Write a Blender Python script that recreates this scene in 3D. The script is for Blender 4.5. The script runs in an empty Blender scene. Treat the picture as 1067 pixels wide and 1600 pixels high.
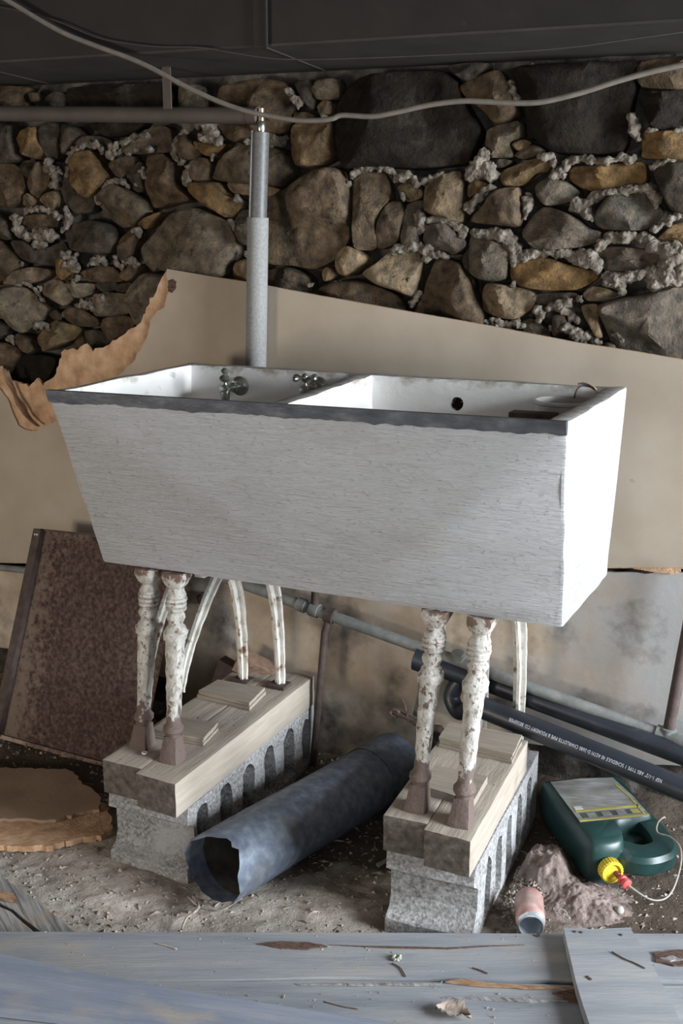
import bpy, bmesh, math, random
from mathutils import Vector, Matrix, noise
random.seed(7)
S = bpy.context.scene
COL = S.collection

# ------------------------------------------------------------------ camera
CAM = Vector((1.6537, -1.9799, 1.488))
YAW, PITCH, ROLL, FPX = 0.4306, 0.2357, 0.002, 1700.0
_F = Vector((-math.sin(YAW)*math.cos(PITCH), math.cos(YAW)*math.cos(PITCH), -math.sin(PITCH)))
_r = Vector((math.cos(YAW), math.sin(YAW), 0)); _u = _r.cross(_F)
_R = _r*math.cos(ROLL)+_u*math.sin(ROLL); _U = _u*math.cos(ROLL)-_r*math.sin(ROLL)
cd = bpy.data.cameras.new('camera'); cd.sensor_fit = 'VERTICAL'; cd.sensor_height = 36.0; cd.lens = 36.0*FPX/1600
cam = bpy.data.objects.new('camera', cd); COL.objects.link(cam); S.camera = cam
cam.matrix_world = Matrix(((_R.x, _U.x, -_F.x, CAM.x), (_R.y, _U.y, -_F.y, CAM.y), (_R.z, _U.z, -_F.z, CAM.z), (0, 0, 0, 1)))
cd.clip_start = 0.02

# ------------------------------------------------------------------ world, lights, exposure
W = bpy.data.worlds.new('world'); S.world = W; W.use_nodes = True
W.node_tree.nodes['Background'].inputs[0].default_value = (0.80, 0.86, 1.0, 1)
W.node_tree.nodes['Background'].inputs[1].default_value = 0.085
def area(name, loc, target, sx, sy, power, col):
    l = bpy.data.lights.new(name, 'AREA'); l.shape = 'RECTANGLE'; l.size = sx; l.size_y = sy; l.energy = power; l.color = col
    o = bpy.data.objects.new(name, l); COL.objects.link(o); o.location = loc
    o.rotation_euler = (Vector(target)-Vector(loc)).to_track_quat('-Z', 'Y').to_euler()
    return o
area('daylight_doorway_right', (4.7, -0.1, 1.40), (0.6, 0.25, 0.80), 1.7, 1.7, 490, (0.86, 0.93, 1.0))
area('cool_fill_behind', (2.3, -3.6, 1.25), (0.7, 0.2, 0.7), 1.3, 1.1, 17, (0.84, 0.92, 1.0))  # unseen cool fill lamp added behind the camera to brighten the tub front
area('daylight_window_left', (-1.6, -3.3, 0.80), (0.3, 0.7, 0.95), 0.9, 0.6, 62, (1.0, 0.90, 0.78))
S.view_settings.view_transform = 'Standard'; S.view_settings.look = 'None'
S.view_settings.exposure = 0.15; S.view_settings.gamma = 1.0; S.view_settings.use_curve_mapping = False

# ------------------------------------------------------------------ helpers
def ray(x, y): return _F+_R*((x-533.5)/FPX)-_U*((y-800)/FPX)
def at(x, y, Y): d = ray(x, y); return CAM+d*((Y-CAM.y)/d.y)
def atz(x, y, z): d = ray(x, y); return CAM+d*((z-CAM.z)/d.z)
def V(*a): return Vector(a)
def nz(p, s=1.0): return noise.noise(Vector(p)*s)

def srgb(h):
    h = h.lstrip('#'); c = [int(h[i:i+2], 16)/255 for i in (0, 2, 4)]
    return tuple((v/12.92 if v <= .04045 else ((v+.055)/1.055)**2.4) for v in c)

def mat(name, stops, scale=5., stretch=(1, 1, 1), rotz=0., detail=6., rough=.85, metal=0., bump=.4, bscale=60., bdist=.004,
        bstretch=None, over=(), objcol=False, coat=0., bump2=None, spec=.5):
    m = bpy.data.materials.new(name); m.use_nodes = True; nt = m.node_tree; N = nt.nodes; L = nt.links
    b = N['Principled BSDF']; b.inputs['Roughness'].default_value = rough; b.inputs['Metallic'].default_value = metal
    b.inputs['Coat Weight'].default_value = coat; b.inputs['Specular IOR Level'].default_value = spec
    g = N.new('ShaderNodeNewGeometry')
    def coords(st):
        mp = N.new('ShaderNodeMapping'); mp.inputs['Rotation'].default_value = (0, 0, -rotz); mp.vector_type = 'POINT'
        L.new(g.outputs['Position'], mp.inputs['Vector'])
        m2 = N.new('ShaderNodeMapping'); m2.inputs['Scale'].default_value = st; L.new(mp.outputs[0], m2.inputs['Vector'])
        return m2.outputs[0]
    def nse(sc, st, dt=detail, rg=.55):
        n = N.new('ShaderNodeTexNoise'); n.inputs['Scale'].default_value = sc; n.inputs['Detail'].default_value = dt
        n.inputs['Roughness'].default_value = rg; L.new(coords(st), n.inputs['Vector']); return n.outputs['Fac']
    r = N.new('ShaderNodeValToRGB'); L.new(nse(scale, stretch), r.inputs[0])
    while len(r.color_ramp.elements) < len(stops): r.color_ramp.elements.new(.5)
    for e, (p, c) in zip(r.color_ramp.elements, stops): e.position = p; e.color = (*c, 1)
    col = r.outputs[0]
    if objcol:
        oi = N.new('ShaderNodeObjectInfo'); mx = N.new('ShaderNodeMix'); mx.data_type = 'RGBA'; mx.blend_type = 'MULTIPLY'
        mx.inputs[0].default_value = 1; L.new(col, mx.inputs[6]); L.new(oi.outputs['Color'], mx.inputs[7]); col = mx.outputs[2]
    for o in over:   # (colour, scale, lo, hi, stretch[, z0, z1, amount])
        f = nse(o[1], o[4], 8, .6)
        if len(o) > 5:
            sx = N.new('ShaderNodeSeparateXYZ'); L.new(g.outputs['Position'], sx.inputs[0])
            mr0 = N.new('ShaderNodeMapRange'); L.new(sx.outputs[o[8] if len(o) > 8 else 2], mr0.inputs[0]); mr0.inputs[1].default_value = o[5]; mr0.inputs[2].default_value = o[6]
            mr0.inputs[3].default_value = o[7]; mr0.inputs[4].default_value = 0
            ad = N.new('ShaderNodeMath'); ad.operation = 'ADD'; L.new(f, ad.inputs[0]); L.new(mr0.outputs[0], ad.inputs[1]); f = ad.outputs[0]
        mr = N.new('ShaderNodeMapRange'); L.new(f, mr.inputs[0]); mr.inputs[1].default_value = o[2]; mr.inputs[2].default_value = o[3]
        mx = N.new('ShaderNodeMix'); mx.data_type = 'RGBA'; L.new(mr.outputs[0], mx.inputs[0]); L.new(col, mx.inputs[6])
        mx.inputs[7].default_value = (*o[0], 1); col = mx.outputs[2]
    L.new(col, b.inputs['Base Color'])
    if bump:
        bp = N.new('ShaderNodeBump'); bp.inputs['Strength'].default_value = bump; bp.inputs['Distance'].default_value = bdist
        L.new(nse(bscale, bstretch or stretch, 8, .65), bp.inputs['Height'])
        if bump2:
            b2 = N.new('ShaderNodeBump'); b2.inputs['Strength'].default_value = bump2[0]; b2.inputs['Distance'].default_value = bump2[3]
            hh = nse(bump2[1], bump2[2], 4, .6)
            if len(bump2) > 4:
                mrb = N.new('ShaderNodeMapRange'); L.new(hh, mrb.inputs[0]); mrb.inputs[1].default_value = bump2[4]; mrb.inputs[2].default_value = bump2[5]; hh = mrb.outputs[0]
            L.new(hh, b2.inputs['Height']); L.new(bp.outputs[0], b2.inputs['Normal']); L.new(b2.outputs[0], b.inputs['Normal'])
        else: L.new(bp.outputs[0], b.inputs['Normal'])
    return m

ORG = {}
def obj(name, bm, m, parent=None, org=None, smooth=False, kind=None, label=None, cat=None, group=None):
    """links a bmesh (built in world coordinates) as one mesh object with its origin at the base of its bounds"""
    if org is None:
        xs = [v.co for v in bm.verts]
        org = V(sum(c.x for c in xs)/len(xs), sum(c.y for c in xs)/len(xs), min(c.z for c in xs))
    bmesh.ops.recalc_face_normals(bm, faces=bm.faces[:])
    bmesh.ops.translate(bm, verts=bm.verts[:], vec=-org)
    me = bpy.data.meshes.new(name); bm.to_mesh(me); bm.free()
    for x in (m if isinstance(m, (list, tuple)) else [m]): me.materials.append(x)
    if smooth:
        me.polygons.foreach_set('use_smooth', [True]*len(me.polygons))
        if smooth is not True: me.set_sharp_from_angle(angle=math.radians(smooth))
    o = bpy.data.objects.new(name, me); COL.objects.link(o); ORG[o] = org
    if parent is not None: o.parent = parent; o.location = org-ORG[parent]
    else: o.location = org
    tag(o, label, cat, group, kind)
    return o
def tag(o, label=None, cat=None, group=None, kind=None):
    for k, v in (('label', label), ('category', cat), ('group', group), ('kind', kind)):
        if v: o[k] = v
def thing(name, org, label, cat, group=None):
    o = bpy.data.objects.new(name, None); COL.objects.link(o); o.location = org; ORG[o] = V(*org); o.empty_display_size = .05
    tag(o, label, cat, group); return o

def box(bm, lo, hi, M=None, bev=0.):
    lo = V(*lo); hi = V(*hi)
    g = bmesh.ops.create_cube(bm, size=1.0); vs = g['verts']
    for v in vs: v.co = V(*[(lo[i]+hi[i])/2+v.co[i]*(hi[i]-lo[i]) for i in range(3)])
    if bev:
        r = bmesh.ops.bevel(bm, geom=list({e for v in vs for e in v.link_edges}), offset=bev, segments=2, affect='EDGES', profile=.7)
        vs = list({v for f in r['faces'] for v in f.verts} | {v for v in vs if v.is_valid})
    if M is not None: bmesh.ops.transform(bm, matrix=M, verts=vs)
    return vs
def frame_from(d):
    d = d.normalized(); a = V(0, 0, 1) if abs(d.z) < .9 else V(1, 0, 0)
    x = a.cross(d).normalized(); return x, d.cross(x)
def crom(pts, n, closed=False):
    out = []; m = len(pts); rng = range(m if closed else m-1)
    g = (lambda i: pts[i % m]) if closed else (lambda i: pts[max(0, min(m-1, i))])
    for i in rng:
        a, b, c, d = g(i-1), g(i), g(i+1), g(i+2)
        for k in range(n):
            t = k/n
            out.append(.5*((2*b)+(c-a)*t+(2*a-5*b+4*c-d)*t*t+(3*b-a-3*c+d)*t*t*t))
    if not closed: out.append(pts[-1].copy())
    return out
def tube(bm, pts, rad, seg=12, caps=True, prof=None):
    """sweep along points; rad number or list; prof = list of 2-D points instead of a circle"""
    rings = []; n = len(pts); pX = None
    for i, p in enumerate(pts):
        d = (pts[min(n-1, i+1)]-pts[max(0, i-1)])
        if pX is None: x, y = frame_from(d)
        else:
            dn = d.normalized(); x = (pX-dn*pX.dot(dn)).normalized(); y = dn.cross(x)
        pX = x; r = rad[i] if isinstance(rad, (list, tuple)) else rad
        if prof: ring = [bm.verts.new(p+x*a*r+y*b*r) for a, b in prof]
        else: ring = [bm.verts.new(p+x*(r*math.cos(2*math.pi*k/seg))+y*(r*math.sin(2*math.pi*k/seg))) for k in range(seg)]
        rings.append(ring)
    for a, b in zip(rings, rings[1:]):
        for k in range(len(a)): bm.faces.new((a[k], a[(k+1) % len(a)], b[(k+1) % len(a)], b[k]))
    if caps: bm.faces.new(rings[0][::-1]); bm.faces.new(rings[-1])
    return rings
def lathe(bm, prof, org, axis=V(0, 0, 1), seg=20, caps=True):
    """prof: (distance along axis, radius[, squareness 0..1])"""
    x, y = frame_from(axis); a = axis.normalized(); rings = []
    for p in prof:
        t, r = p[0], p[1]; q = p[2] if len(p) > 2 else 0; ring = []
        for k in range(seg):
            th = 2*math.pi*(k+.5)/seg; c, s = math.cos(th), math.sin(th)
            rr = r*((1-q)+q*min(1.3, 1/max(abs(c), abs(s))))
            ring.append(bm.verts.new(org+a*t+x*(rr*c)+y*(rr*s)))
        rings.append(ring)
    for A, B in zip(rings, rings[1:]):
        for k in range(seg): bm.faces.new((A[k], A[(k+1) % seg], B[(k+1) % seg], B[k]))
    if caps: bm.faces.new(rings[0][::-1]); bm.faces.new(rings[-1])
def poly_prism(bm, outer, holes, ext, jit=0.):
    """filled outline (Vectors, planar) with holes, extruded by vector ext"""
    eds = []; loops = []; en = ext.normalized(); p0 = sum((p.dot(en) for p in outer), 0.)/len(outer)
    flat = lambda p: p+en*(p0-p.dot(en))
    for lp in [outer]+list(holes):
        vs = [bm.verts.new(flat(p)) for p in lp]; loops.append(vs)
        eds += [bm.edges.new((vs[i], vs[(i+1) % len(vs)])) for i in range(len(vs))]
    r = bmesh.ops.triangle_fill(bm, edges=eds, use_beauty=True, use_dissolve=False)
    fs = [f for f in r['geom'] if isinstance(f, bmesh.types.BMFace)]
    e = bmesh.ops.extrude_face_region(bm, geom=fs)
    nv = [v for v in e['geom'] if isinstance(v, bmesh.types.BMVert)]
    bmesh.ops.translate(bm, verts=nv, vec=ext)
    return nv
def rag(pts, step, amp, seed=0, closed=True):
    """adds small ragged points along an outline"""
    out = []; n = len(pts)
    for i in range(n if closed else n-1):
        a, b = pts[i], pts[(i+1) % n]; k = max(1, int((b-a).length/step))
        for j in range(k):
            p = a.lerp(b, j/k); q = V(nz(p+V(seed, 0, 0), 1/step*.7), nz(p+V(0, seed+9, 0), 1/step*.7), nz(p+V(3, 0, seed), 1/step*.7))*amp
            out.append(p+q)
    return out
def wobble(bm, amp, sc, verts=None, seed=0):
    for v in (verts or bm.verts): v.co += V(nz(v.co+V(seed, 1, 2), sc), nz(v.co+V(5, seed, 7), sc), nz(v.co+V(9, 4, seed), sc))*amp

# ------------------------------------------------------------------ materials
G = lambda v: (v, v, v)
M_stone = mat('field_stone', [(.30, G(.30)), (.46, (.62, .60, .57)), (.58, (.85, .80, .73)), (.76, (1.35, 1.2, 1.0))], scale=34, detail=12, rough=.82, bump=1., bscale=48, bdist=.014, objcol=True, spec=.15,
              bump2=(.9, 170, (1, 1, 1), .004), over=[((.060, .049, .038), 7, .58, .80, (1, 1, 1)), ((.02, .017, .015), 33, .60, .72, (1, 1, 1))])
M_mortar = mat('crumbly_mortar', [(.3, (.10, .084, .066)), (.52, (.19, .163, .131)), (.72, (.33, .293, .245))], scale=50, rough=.95, bump=1., bscale=60, bdist=.014, bump2=(.7, 220, (1, 1, 1), .003), spec=.2)
M_backing = mat('earth_filled_joint', [(.35, (.05, .042, .035)), (.6, (.12, .105, .09)), (.8, (.24, .22, .19))], scale=14, rough=.95, bump=1., bscale=50, bdist=.012, spec=.1)
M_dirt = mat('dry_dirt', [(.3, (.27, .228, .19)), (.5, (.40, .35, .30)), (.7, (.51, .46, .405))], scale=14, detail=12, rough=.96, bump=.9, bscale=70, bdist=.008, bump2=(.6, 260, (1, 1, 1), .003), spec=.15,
             over=[((.14, .11, .088), 4, .60, .78, (1, 1, 1)), ((.10, .078, .060), 6, .62, .80, (1, 1, 1), .34, .0, .42, 1)])  # last layer: darker soil towards the wall, partly shade put into the colour
M_chip = mat('debris', [(.3, (.12, .095, .075)), (.5, (.28, .24, .195)), (.72, (.48, .43, .37))], scale=60, rough=.95, bump=.4, spec=.2)
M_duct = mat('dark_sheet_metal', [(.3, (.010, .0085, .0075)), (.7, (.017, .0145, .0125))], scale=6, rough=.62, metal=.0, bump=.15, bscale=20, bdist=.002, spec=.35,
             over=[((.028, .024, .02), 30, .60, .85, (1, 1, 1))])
M_ductbelly = mat('lighter_duct_underside', [(.3, (.026, .023, .020)), (.7, (.042, .037, .032))], scale=10, rough=.7, bump=.2, bscale=40, bdist=.002, spec=.35)  # underside given a lighter tone than the duct face
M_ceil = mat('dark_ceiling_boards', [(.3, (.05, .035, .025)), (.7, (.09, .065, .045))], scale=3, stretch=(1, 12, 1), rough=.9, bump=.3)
M_tub = mat('whitewashed_concrete', [(.30, (.53, .537, .55)), (.48, (.565, .572, .585)), (.62, (.585, .592, .605)), (.78, (.63, .637, .65))], scale=12, stretch=(1, 1, 14), rough=.62, bump=1., bscale=11, bdist=.016, bstretch=(1, 1, 15),
            bump2=(.8, 120, (.75, .75, 1.1), .0032, .58, .80), over=[((.26, .23, .19), 9, .70, .80, (1, 1, 1.4)), ((.45, .44, .41), 3, .52, .8, (1, 1, 2))])
M_tubin = mat('white_basin_glaze', [(.3, (.72, .71, .68)), (.7, (.84, .83, .80))], scale=6, rough=.5, bump=.5, bscale=40, bdist=.003,
              over=[((.36, .31, .25), 14, .66, .84, (1, 1, 1.5), 1.185, 1.145, .26), ((.50, .47, .41), 7, .64, .82, (1, 1, 1))])
M_rim = mat('worn_rim', [(.3, (.17, .165, .15)), (.55, (.29, .28, .26)), (.75, (.42, .41, .38))], scale=30, rough=.7, bump=.4, bscale=120)
M_band = mat('blue_grey_zinc', [(.3, (.055, .062, .075)), (.55, (.10, .11, .13)), (.8, (.19, .20, .215))], scale=18, stretch=(1, 1, 2), rough=.45, metal=.45, bump=.4, bscale=60,
             over=[((.42, .42, .42), 34, .66, .74, (1, 1, 1.6))])
M_leg = mat('flaking_white_paint_on_iron', [(.3, (.34, .32, .285)), (.5, (.47, .45, .41)), (.75, (.60, .58, .54))], scale=55, rough=.7, bump=1., bscale=85, bdist=.005,
            over=[((.30, .265, .22), 70, .54, .66, (1, 1, .5)), ((.17, .115, .085), 85, .58, .64, (1, 1, .6)), ((.125, .088, .074), 34, .62, .68, (1, 1, .8), .33, .43, .42), ((.14, .085, .06), 40, .62, .70, (1, 1, 1), .735, .695, .26), ((.13, .08, .058), 50, .60, .66, (1, 1, 1), .70, .74, 0.)])
M_arch = mat('cream_paint_on_iron', [(.3, (.42, .39, .33)), (.6, (.62, .60, .55))], scale=25, rough=.7, bump=.7, bscale=70, over=[((.18, .10, .06), 30, .56, .66, (1, 1, 1))])
M_timber = mat('grey_timber', [(.3, (.29, .248, .20)), (.55, (.335, .29, .238)), (.75, (.375, .33, .275))], scale=14, stretch=(6, .6, 6), rough=.85, bump=.5, bscale=20, over=[((.20, .16, .12), 8, .58, .8, (1, 1, 1))])
M_endgrain = mat('timber_end_grain', [(.3, (.05, .042, .036)), (.55, (.115, .098, .082)), (.75, (.19, .165, .14))], scale=60, rough=.9, bump=.9, bscale=90)
M_shim = mat('old_moulding', [(.3, (.225, .19, .15)), (.6, (.285, .245, .20)), (.8, (.34, .30, .25))], scale=14, stretch=(.7, 8, 8), rough=.8, bump=.5, bscale=20)
M_block = mat('cinder_block', [(.3, (.15, .145, .14)), (.5, (.33, .325, .32)), (.7, (.52, .52, .52))], scale=120, detail=4, rough=.95, bump=1., bscale=170, bdist=.006, spec=.2, over=[((.46, .46, .47), 7, .52, .70, (1, 1, 1)), ((.24, .205, .17), 5, .58, .78, (1, 1, 1))])
M_zinc = mat('galvanised_pipe', [(.3, (.17, .205, .265)), (.5, (.25, .29, .355)), (.7, (.37, .41, .47))], scale=40, detail=4, rough=.40, metal=.25, bump=.25, bscale=20, over=[((.28, .26, .23), 6, .60, .85, (1, 1, 1))])
M_pipein = mat('dark_pipe_inside', [(.3, (.03, .025, .02)), (.7, (.10, .085, .07))], scale=20, rough=.9, bump=.4)  # dark tone for the lining inside the pipe
M_rust = mat('rusted_sheet', [(.34, (.075, .048, .043)), (.5, (.145, .094, .079)), (.62, (.205, .14, .115)), (.78, (.30, .22, .175))], scale=80, detail=9, rough=.85, bump=.6, bscale=110, spec=.3,
             over=[((.31, .235, .185), 40, .72, .95, (1, 1, 1), -.60, -.36, .48, 0), ((.30, .235, .19), 60, .72, .92, (1, 1, 1), .70, .54, .45)])
M_rustdk = mat('rusted_iron', [(.3, (.035, .024, .02)), (.7, (.085, .055, .045))], scale=30, rough=.8, bump=.5, bscale=60)
M_board = mat('grey_brown_wallboard', [(.3, (.305, .25, .192)), (.5, (.365, .305, .237)), (.7, (.42, .358, .285))], scale=3.2, detail=9, rough=.9, bump=.2, bscale=90, bdist=.001, spec=.2,
              over=[((.22, .175, .13), 26, .70, .80, (1, 1, 1))])
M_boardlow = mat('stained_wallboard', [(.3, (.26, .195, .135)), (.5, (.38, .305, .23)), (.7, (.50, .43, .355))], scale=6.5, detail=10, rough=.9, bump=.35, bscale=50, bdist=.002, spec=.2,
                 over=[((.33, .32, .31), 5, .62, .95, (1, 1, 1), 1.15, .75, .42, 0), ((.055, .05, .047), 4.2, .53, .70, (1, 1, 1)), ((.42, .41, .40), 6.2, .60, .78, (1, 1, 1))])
M_fibre = mat('torn_fibre', [(.3, (.32, .19, .11)), (.5, (.48, .30, .18)), (.72, (.60, .41, .27))], scale=24, detail=10, rough=.95, bump=1., bscale=90, bdist=.006, spec=.1)
M_blue = mat('blue_grey_painted_plank', [(.3, (.175, .185, .205)), (.5, (.235, .245, .26)), (.7, (.30, .30, .295))], scale=5, rotz=.427, stretch=(.5, 4, 4), detail=9, rough=.7, bump=.35, bscale=30, bstretch=(.5, 6, 6),
             over=[((.34, .30, .25), 5, .55, .80, (.7, 1.5, 1)), ((.17, .15, .13), 90, .70, .76, (1, 1, 1))])
M_blue2 = mat('bluer_painted_plank', [(.3, (.155, .180, .235)), (.5, (.20, .225, .28)), (.7, (.27, .285, .315))], scale=5, rotz=.2, stretch=(.5, 4, 4), detail=9, rough=.66, bump=.3, bscale=30, bstretch=(.5, 6, 6),
              over=[((.34, .30, .25), 6, .56, .80, (.7, 1.5, 1)), ((.20, .17, .14), 60, .68, .74, (1, 1, 1))])
M_oldwood = mat('weathered_grey_wood', [(.3, (.09, .08, .075)), (.5, (.22, .21, .20)), (.72, (.36, .345, .33))], scale=14, rotz=-.6, stretch=(.5, 7, 7), rough=.85, bump=.8, bscale=25, over=[((.34, .20, .10), 5, .62, .72, (1, 1, 1))])
M_rawwood = mat('broken_raw_wood', [(.3, (.16, .085, .045)), (.6, (.34, .21, .12)), (.8, (.48, .33, .2))], scale=30, stretch=(1, 4, 4), rough=.9, bump=.8)
M_rotwood = mat('rotten_wood', [(.3, (.04, .022, .016)), (.6, (.12, .065, .045)), (.8, (.2, .12, .09))], scale=50, stretch=(1, 4, 4), rough=.95, bump=1.)
M_brick = mat('brown_offcut', [(.3, (.13, .075, .05)), (.7, (.26, .165, .115))], scale=20, stretch=(1, 5, 5), rough=.85, bump=.5)
M_greypipe = mat('painted_grey_pipe', [(.3, (.11, .115, .11)), (.6, (.17, .175, .165)), (.8, (.23, .22, .2))], scale=30, rough=.7, bump=.3)
M_brownpipe = mat('brown_painted_pipe', [(.3, (.048, .037, .030)), (.7, (.066, .052, .043))], scale=15, rough=.75, bump=.2)
M_foam = mat('grey_pipe_insulation', [(.35, (.17, .168, .16)), (.65, (.225, .222, .212))], scale=160, detail=3, rough=.75, bump=.4, bscale=300, bdist=.001)
M_foamdk = mat('dark_pipe_jacket', [(.35, (.065, .063, .060)), (.65, (.10, .098, .093))], scale=120, rough=.5, bump=.2, bscale=300, bdist=.001)
M_copper = mat('solder_smeared_copper', [(.3, (.30, .13, .07)), (.7, (.55, .40, .33))], scale=40, rough=.35, metal=.8, bump=.3)
M_cable = mat('white_cable', [(.3, (.11, .096, .080)), (.7, (.16, .142, .12))], scale=30, rough=.6, bump=.1)
M_wire = mat('dark_wire', [(.3, (.03, .027, .025)), (.7, (.05, .045, .04))], scale=30, rough=.6, bump=0)
M_copperwire = mat('pinkish_wire', [(.3, (.55, .36, .27)), (.7, (.66, .46, .36))], scale=30, rough=.5, bump=0)
M_abs = mat('black_plastic_pipe', [(.3, (.012, .015, .021)), (.6, (.021, .025, .033)), (.8, (.04, .043, .05))], scale=14, rough=.42, bump=.12, bscale=60, over=[((.10, .10, .105), 18, .62, .85, (1, 1, 1))])
M_print = mat('pale_print', [(.3, (.50, .54, .66)), (.7, (.62, .66, .76))], scale=90, rough=.8, bump=0)
M_nickel = mat('tarnished_nickel', [(.3, (.20, .21, .18)), (.55, (.36, .37, .33)), (.75, (.55, .56, .52))], scale=40, rough=.28, metal=.9, bump=.2)
M_enamel = mat('white_enamel', [(.3, (.40, .385, .36)), (.7, (.50, .485, .455))], scale=9, rough=.35, bump=.1)  # white enamel toned down to beige, its shade put into the colour
M_jug = mat('dark_green_plastic', [(.3, (.012, .036, .034)), (.6, (.018, .052, .049)), (.8, (.035, .075, .07))], scale=9, rough=.38, bump=.12, bscale=30, over=[((.20, .19, .165), 7, .62, .85, (1, 1, 1))])
M_yellow = mat('yellow_plastic', [(.3, (.62, .47, .03)), (.7, (.74, .60, .06))], scale=20, rough=.45, bump=.1)
M_red = mat('red_plastic', [(.3, (.42, .04, .04)), (.7, (.58, .09, .085))], scale=20, rough=.5, bump=.1)
M_reddk = mat('dirty_red_plastic', [(.3, (.12, .025, .02)), (.7, (.25, .05, .045))], scale=40, rough=.6, bump=.3)
M_string = mat('dirty_string', [(.3, (.26, .25, .22)), (.7, (.40, .38, .34))], scale=80, rough=.8, bump=.2)
M_label = mat('faded_label', [(.3, (.13, .13, .15)), (.48, (.24, .24, .215)), (.7, (.40, .40, .41))], scale=11, rotz=.4, stretch=(1, 3.5, 1), rough=.5, bump=.15, bscale=30, over=[((.22, .19, .15), 7, .55, .75, (1, 2, 1))])
M_labeldk = mat('label_dark_print', [(.3, (.05, .06, .055)), (.7, (.10, .11, .10))], scale=40, rough=.6, bump=0)
M_labelye = mat('label_yellow_print', [(.3, (.36, .30, .07)), (.7, (.48, .41, .12))], scale=40, rough=.6, bump=0)
M_can = mat('faded_red_can', [(.3, (.27, .13, .115)), (.5, (.38, .22, .20)), (.7, (.50, .36, .33))], scale=28, stretch=(1, 1, 1), rough=.5, metal=.15, bump=.2, over=[((.33, .30, .27), 9, .55, .75, (1, 1, 1))])
M_alu = mat('bare_aluminium', [(.3, (.55, .58, .62)), (.7, (.72, .75, .8))], scale=20, rough=.3, metal=.7, bump=.1)
M_fluff = mat('dusty_pinkish_insulation', [(.3, (.13, .10, .085)), (.5, (.25, .195, .172)), (.7, (.36, .295, .27))], scale=35, detail=12, rough=1., bump=1., bscale=160, bdist=.006, spec=.05)
M_leaf = mat('dry_leaf', [(.3, (.27, .21, .17)), (.7, (.42, .35, .30))], scale=40, rough=.9, bump=.4)
M_white = mat('white_board_scrap', [(.3, (.55, .53, .50)), (.7, (.64, .62, .6))], scale=9, rough=.8, bump=.1)

# ------------------------------------------------------------------ the setting
def grid(x0, x1, y0, y1, nx, ny, f):
    bm = bmesh.new(); vs = [[bm.verts.new(f(x0+(x1-x0)*i/nx, y0+(y1-y0)*j/ny)) for i in range(nx+1)] for j in range(ny+1)]
    for j in range(ny):
        for i in range(nx): bm.faces.new((vs[j][i], vs[j][i+1], vs[j+1][i+1], vs[j+1][i]))
    return bm
def ground_z(x, y):
    p = V(x, y, 0)
    z = .010*nz(p, 3.5)+.006*nz(p+V(3, 1, 0), 11)+.0035*nz(p+V(1, 7, 0), 34)+.002*nz(p, 90)
    z += .055*max(0, min(1, (y-.60)/.25))*(.6+.4*nz(p+V(9, 0, 0), 5))            # soil piled along the wall
    z -= .004
    return z
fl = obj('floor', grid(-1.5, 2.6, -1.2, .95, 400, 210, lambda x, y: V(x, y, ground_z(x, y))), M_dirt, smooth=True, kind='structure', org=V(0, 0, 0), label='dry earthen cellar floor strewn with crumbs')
bm = bmesh.new(); box(bm, (-3, -5, -.12), (4, -1.19, -.004)); box(bm, (-3, -1.2, -.12), (-1.49, .95, -.004)); box(bm, (2.59, -1.2, -.12), (4, .95, -.004))
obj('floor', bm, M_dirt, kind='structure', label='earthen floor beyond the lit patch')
wall = obj('wall_back', grid(-1.9, 2.7, -.15, 2.35, 230, 130, lambda x, z: V(x, .845+.018*nz(V(x, 0, z), 9)+.012*nz(V(x, 4, z), 28), z)), M_backing, smooth=True, kind='structure', org=V(0, .84, 0), label='rubble stone cellar wall with crumbly mortar')
bm = bmesh.new(); box(bm, (-3, -5, 2.32), (4, 1.0, 2.42)); obj('ceiling', bm, M_ceil, kind='structure', label='dark board ceiling above the duct')

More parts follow.
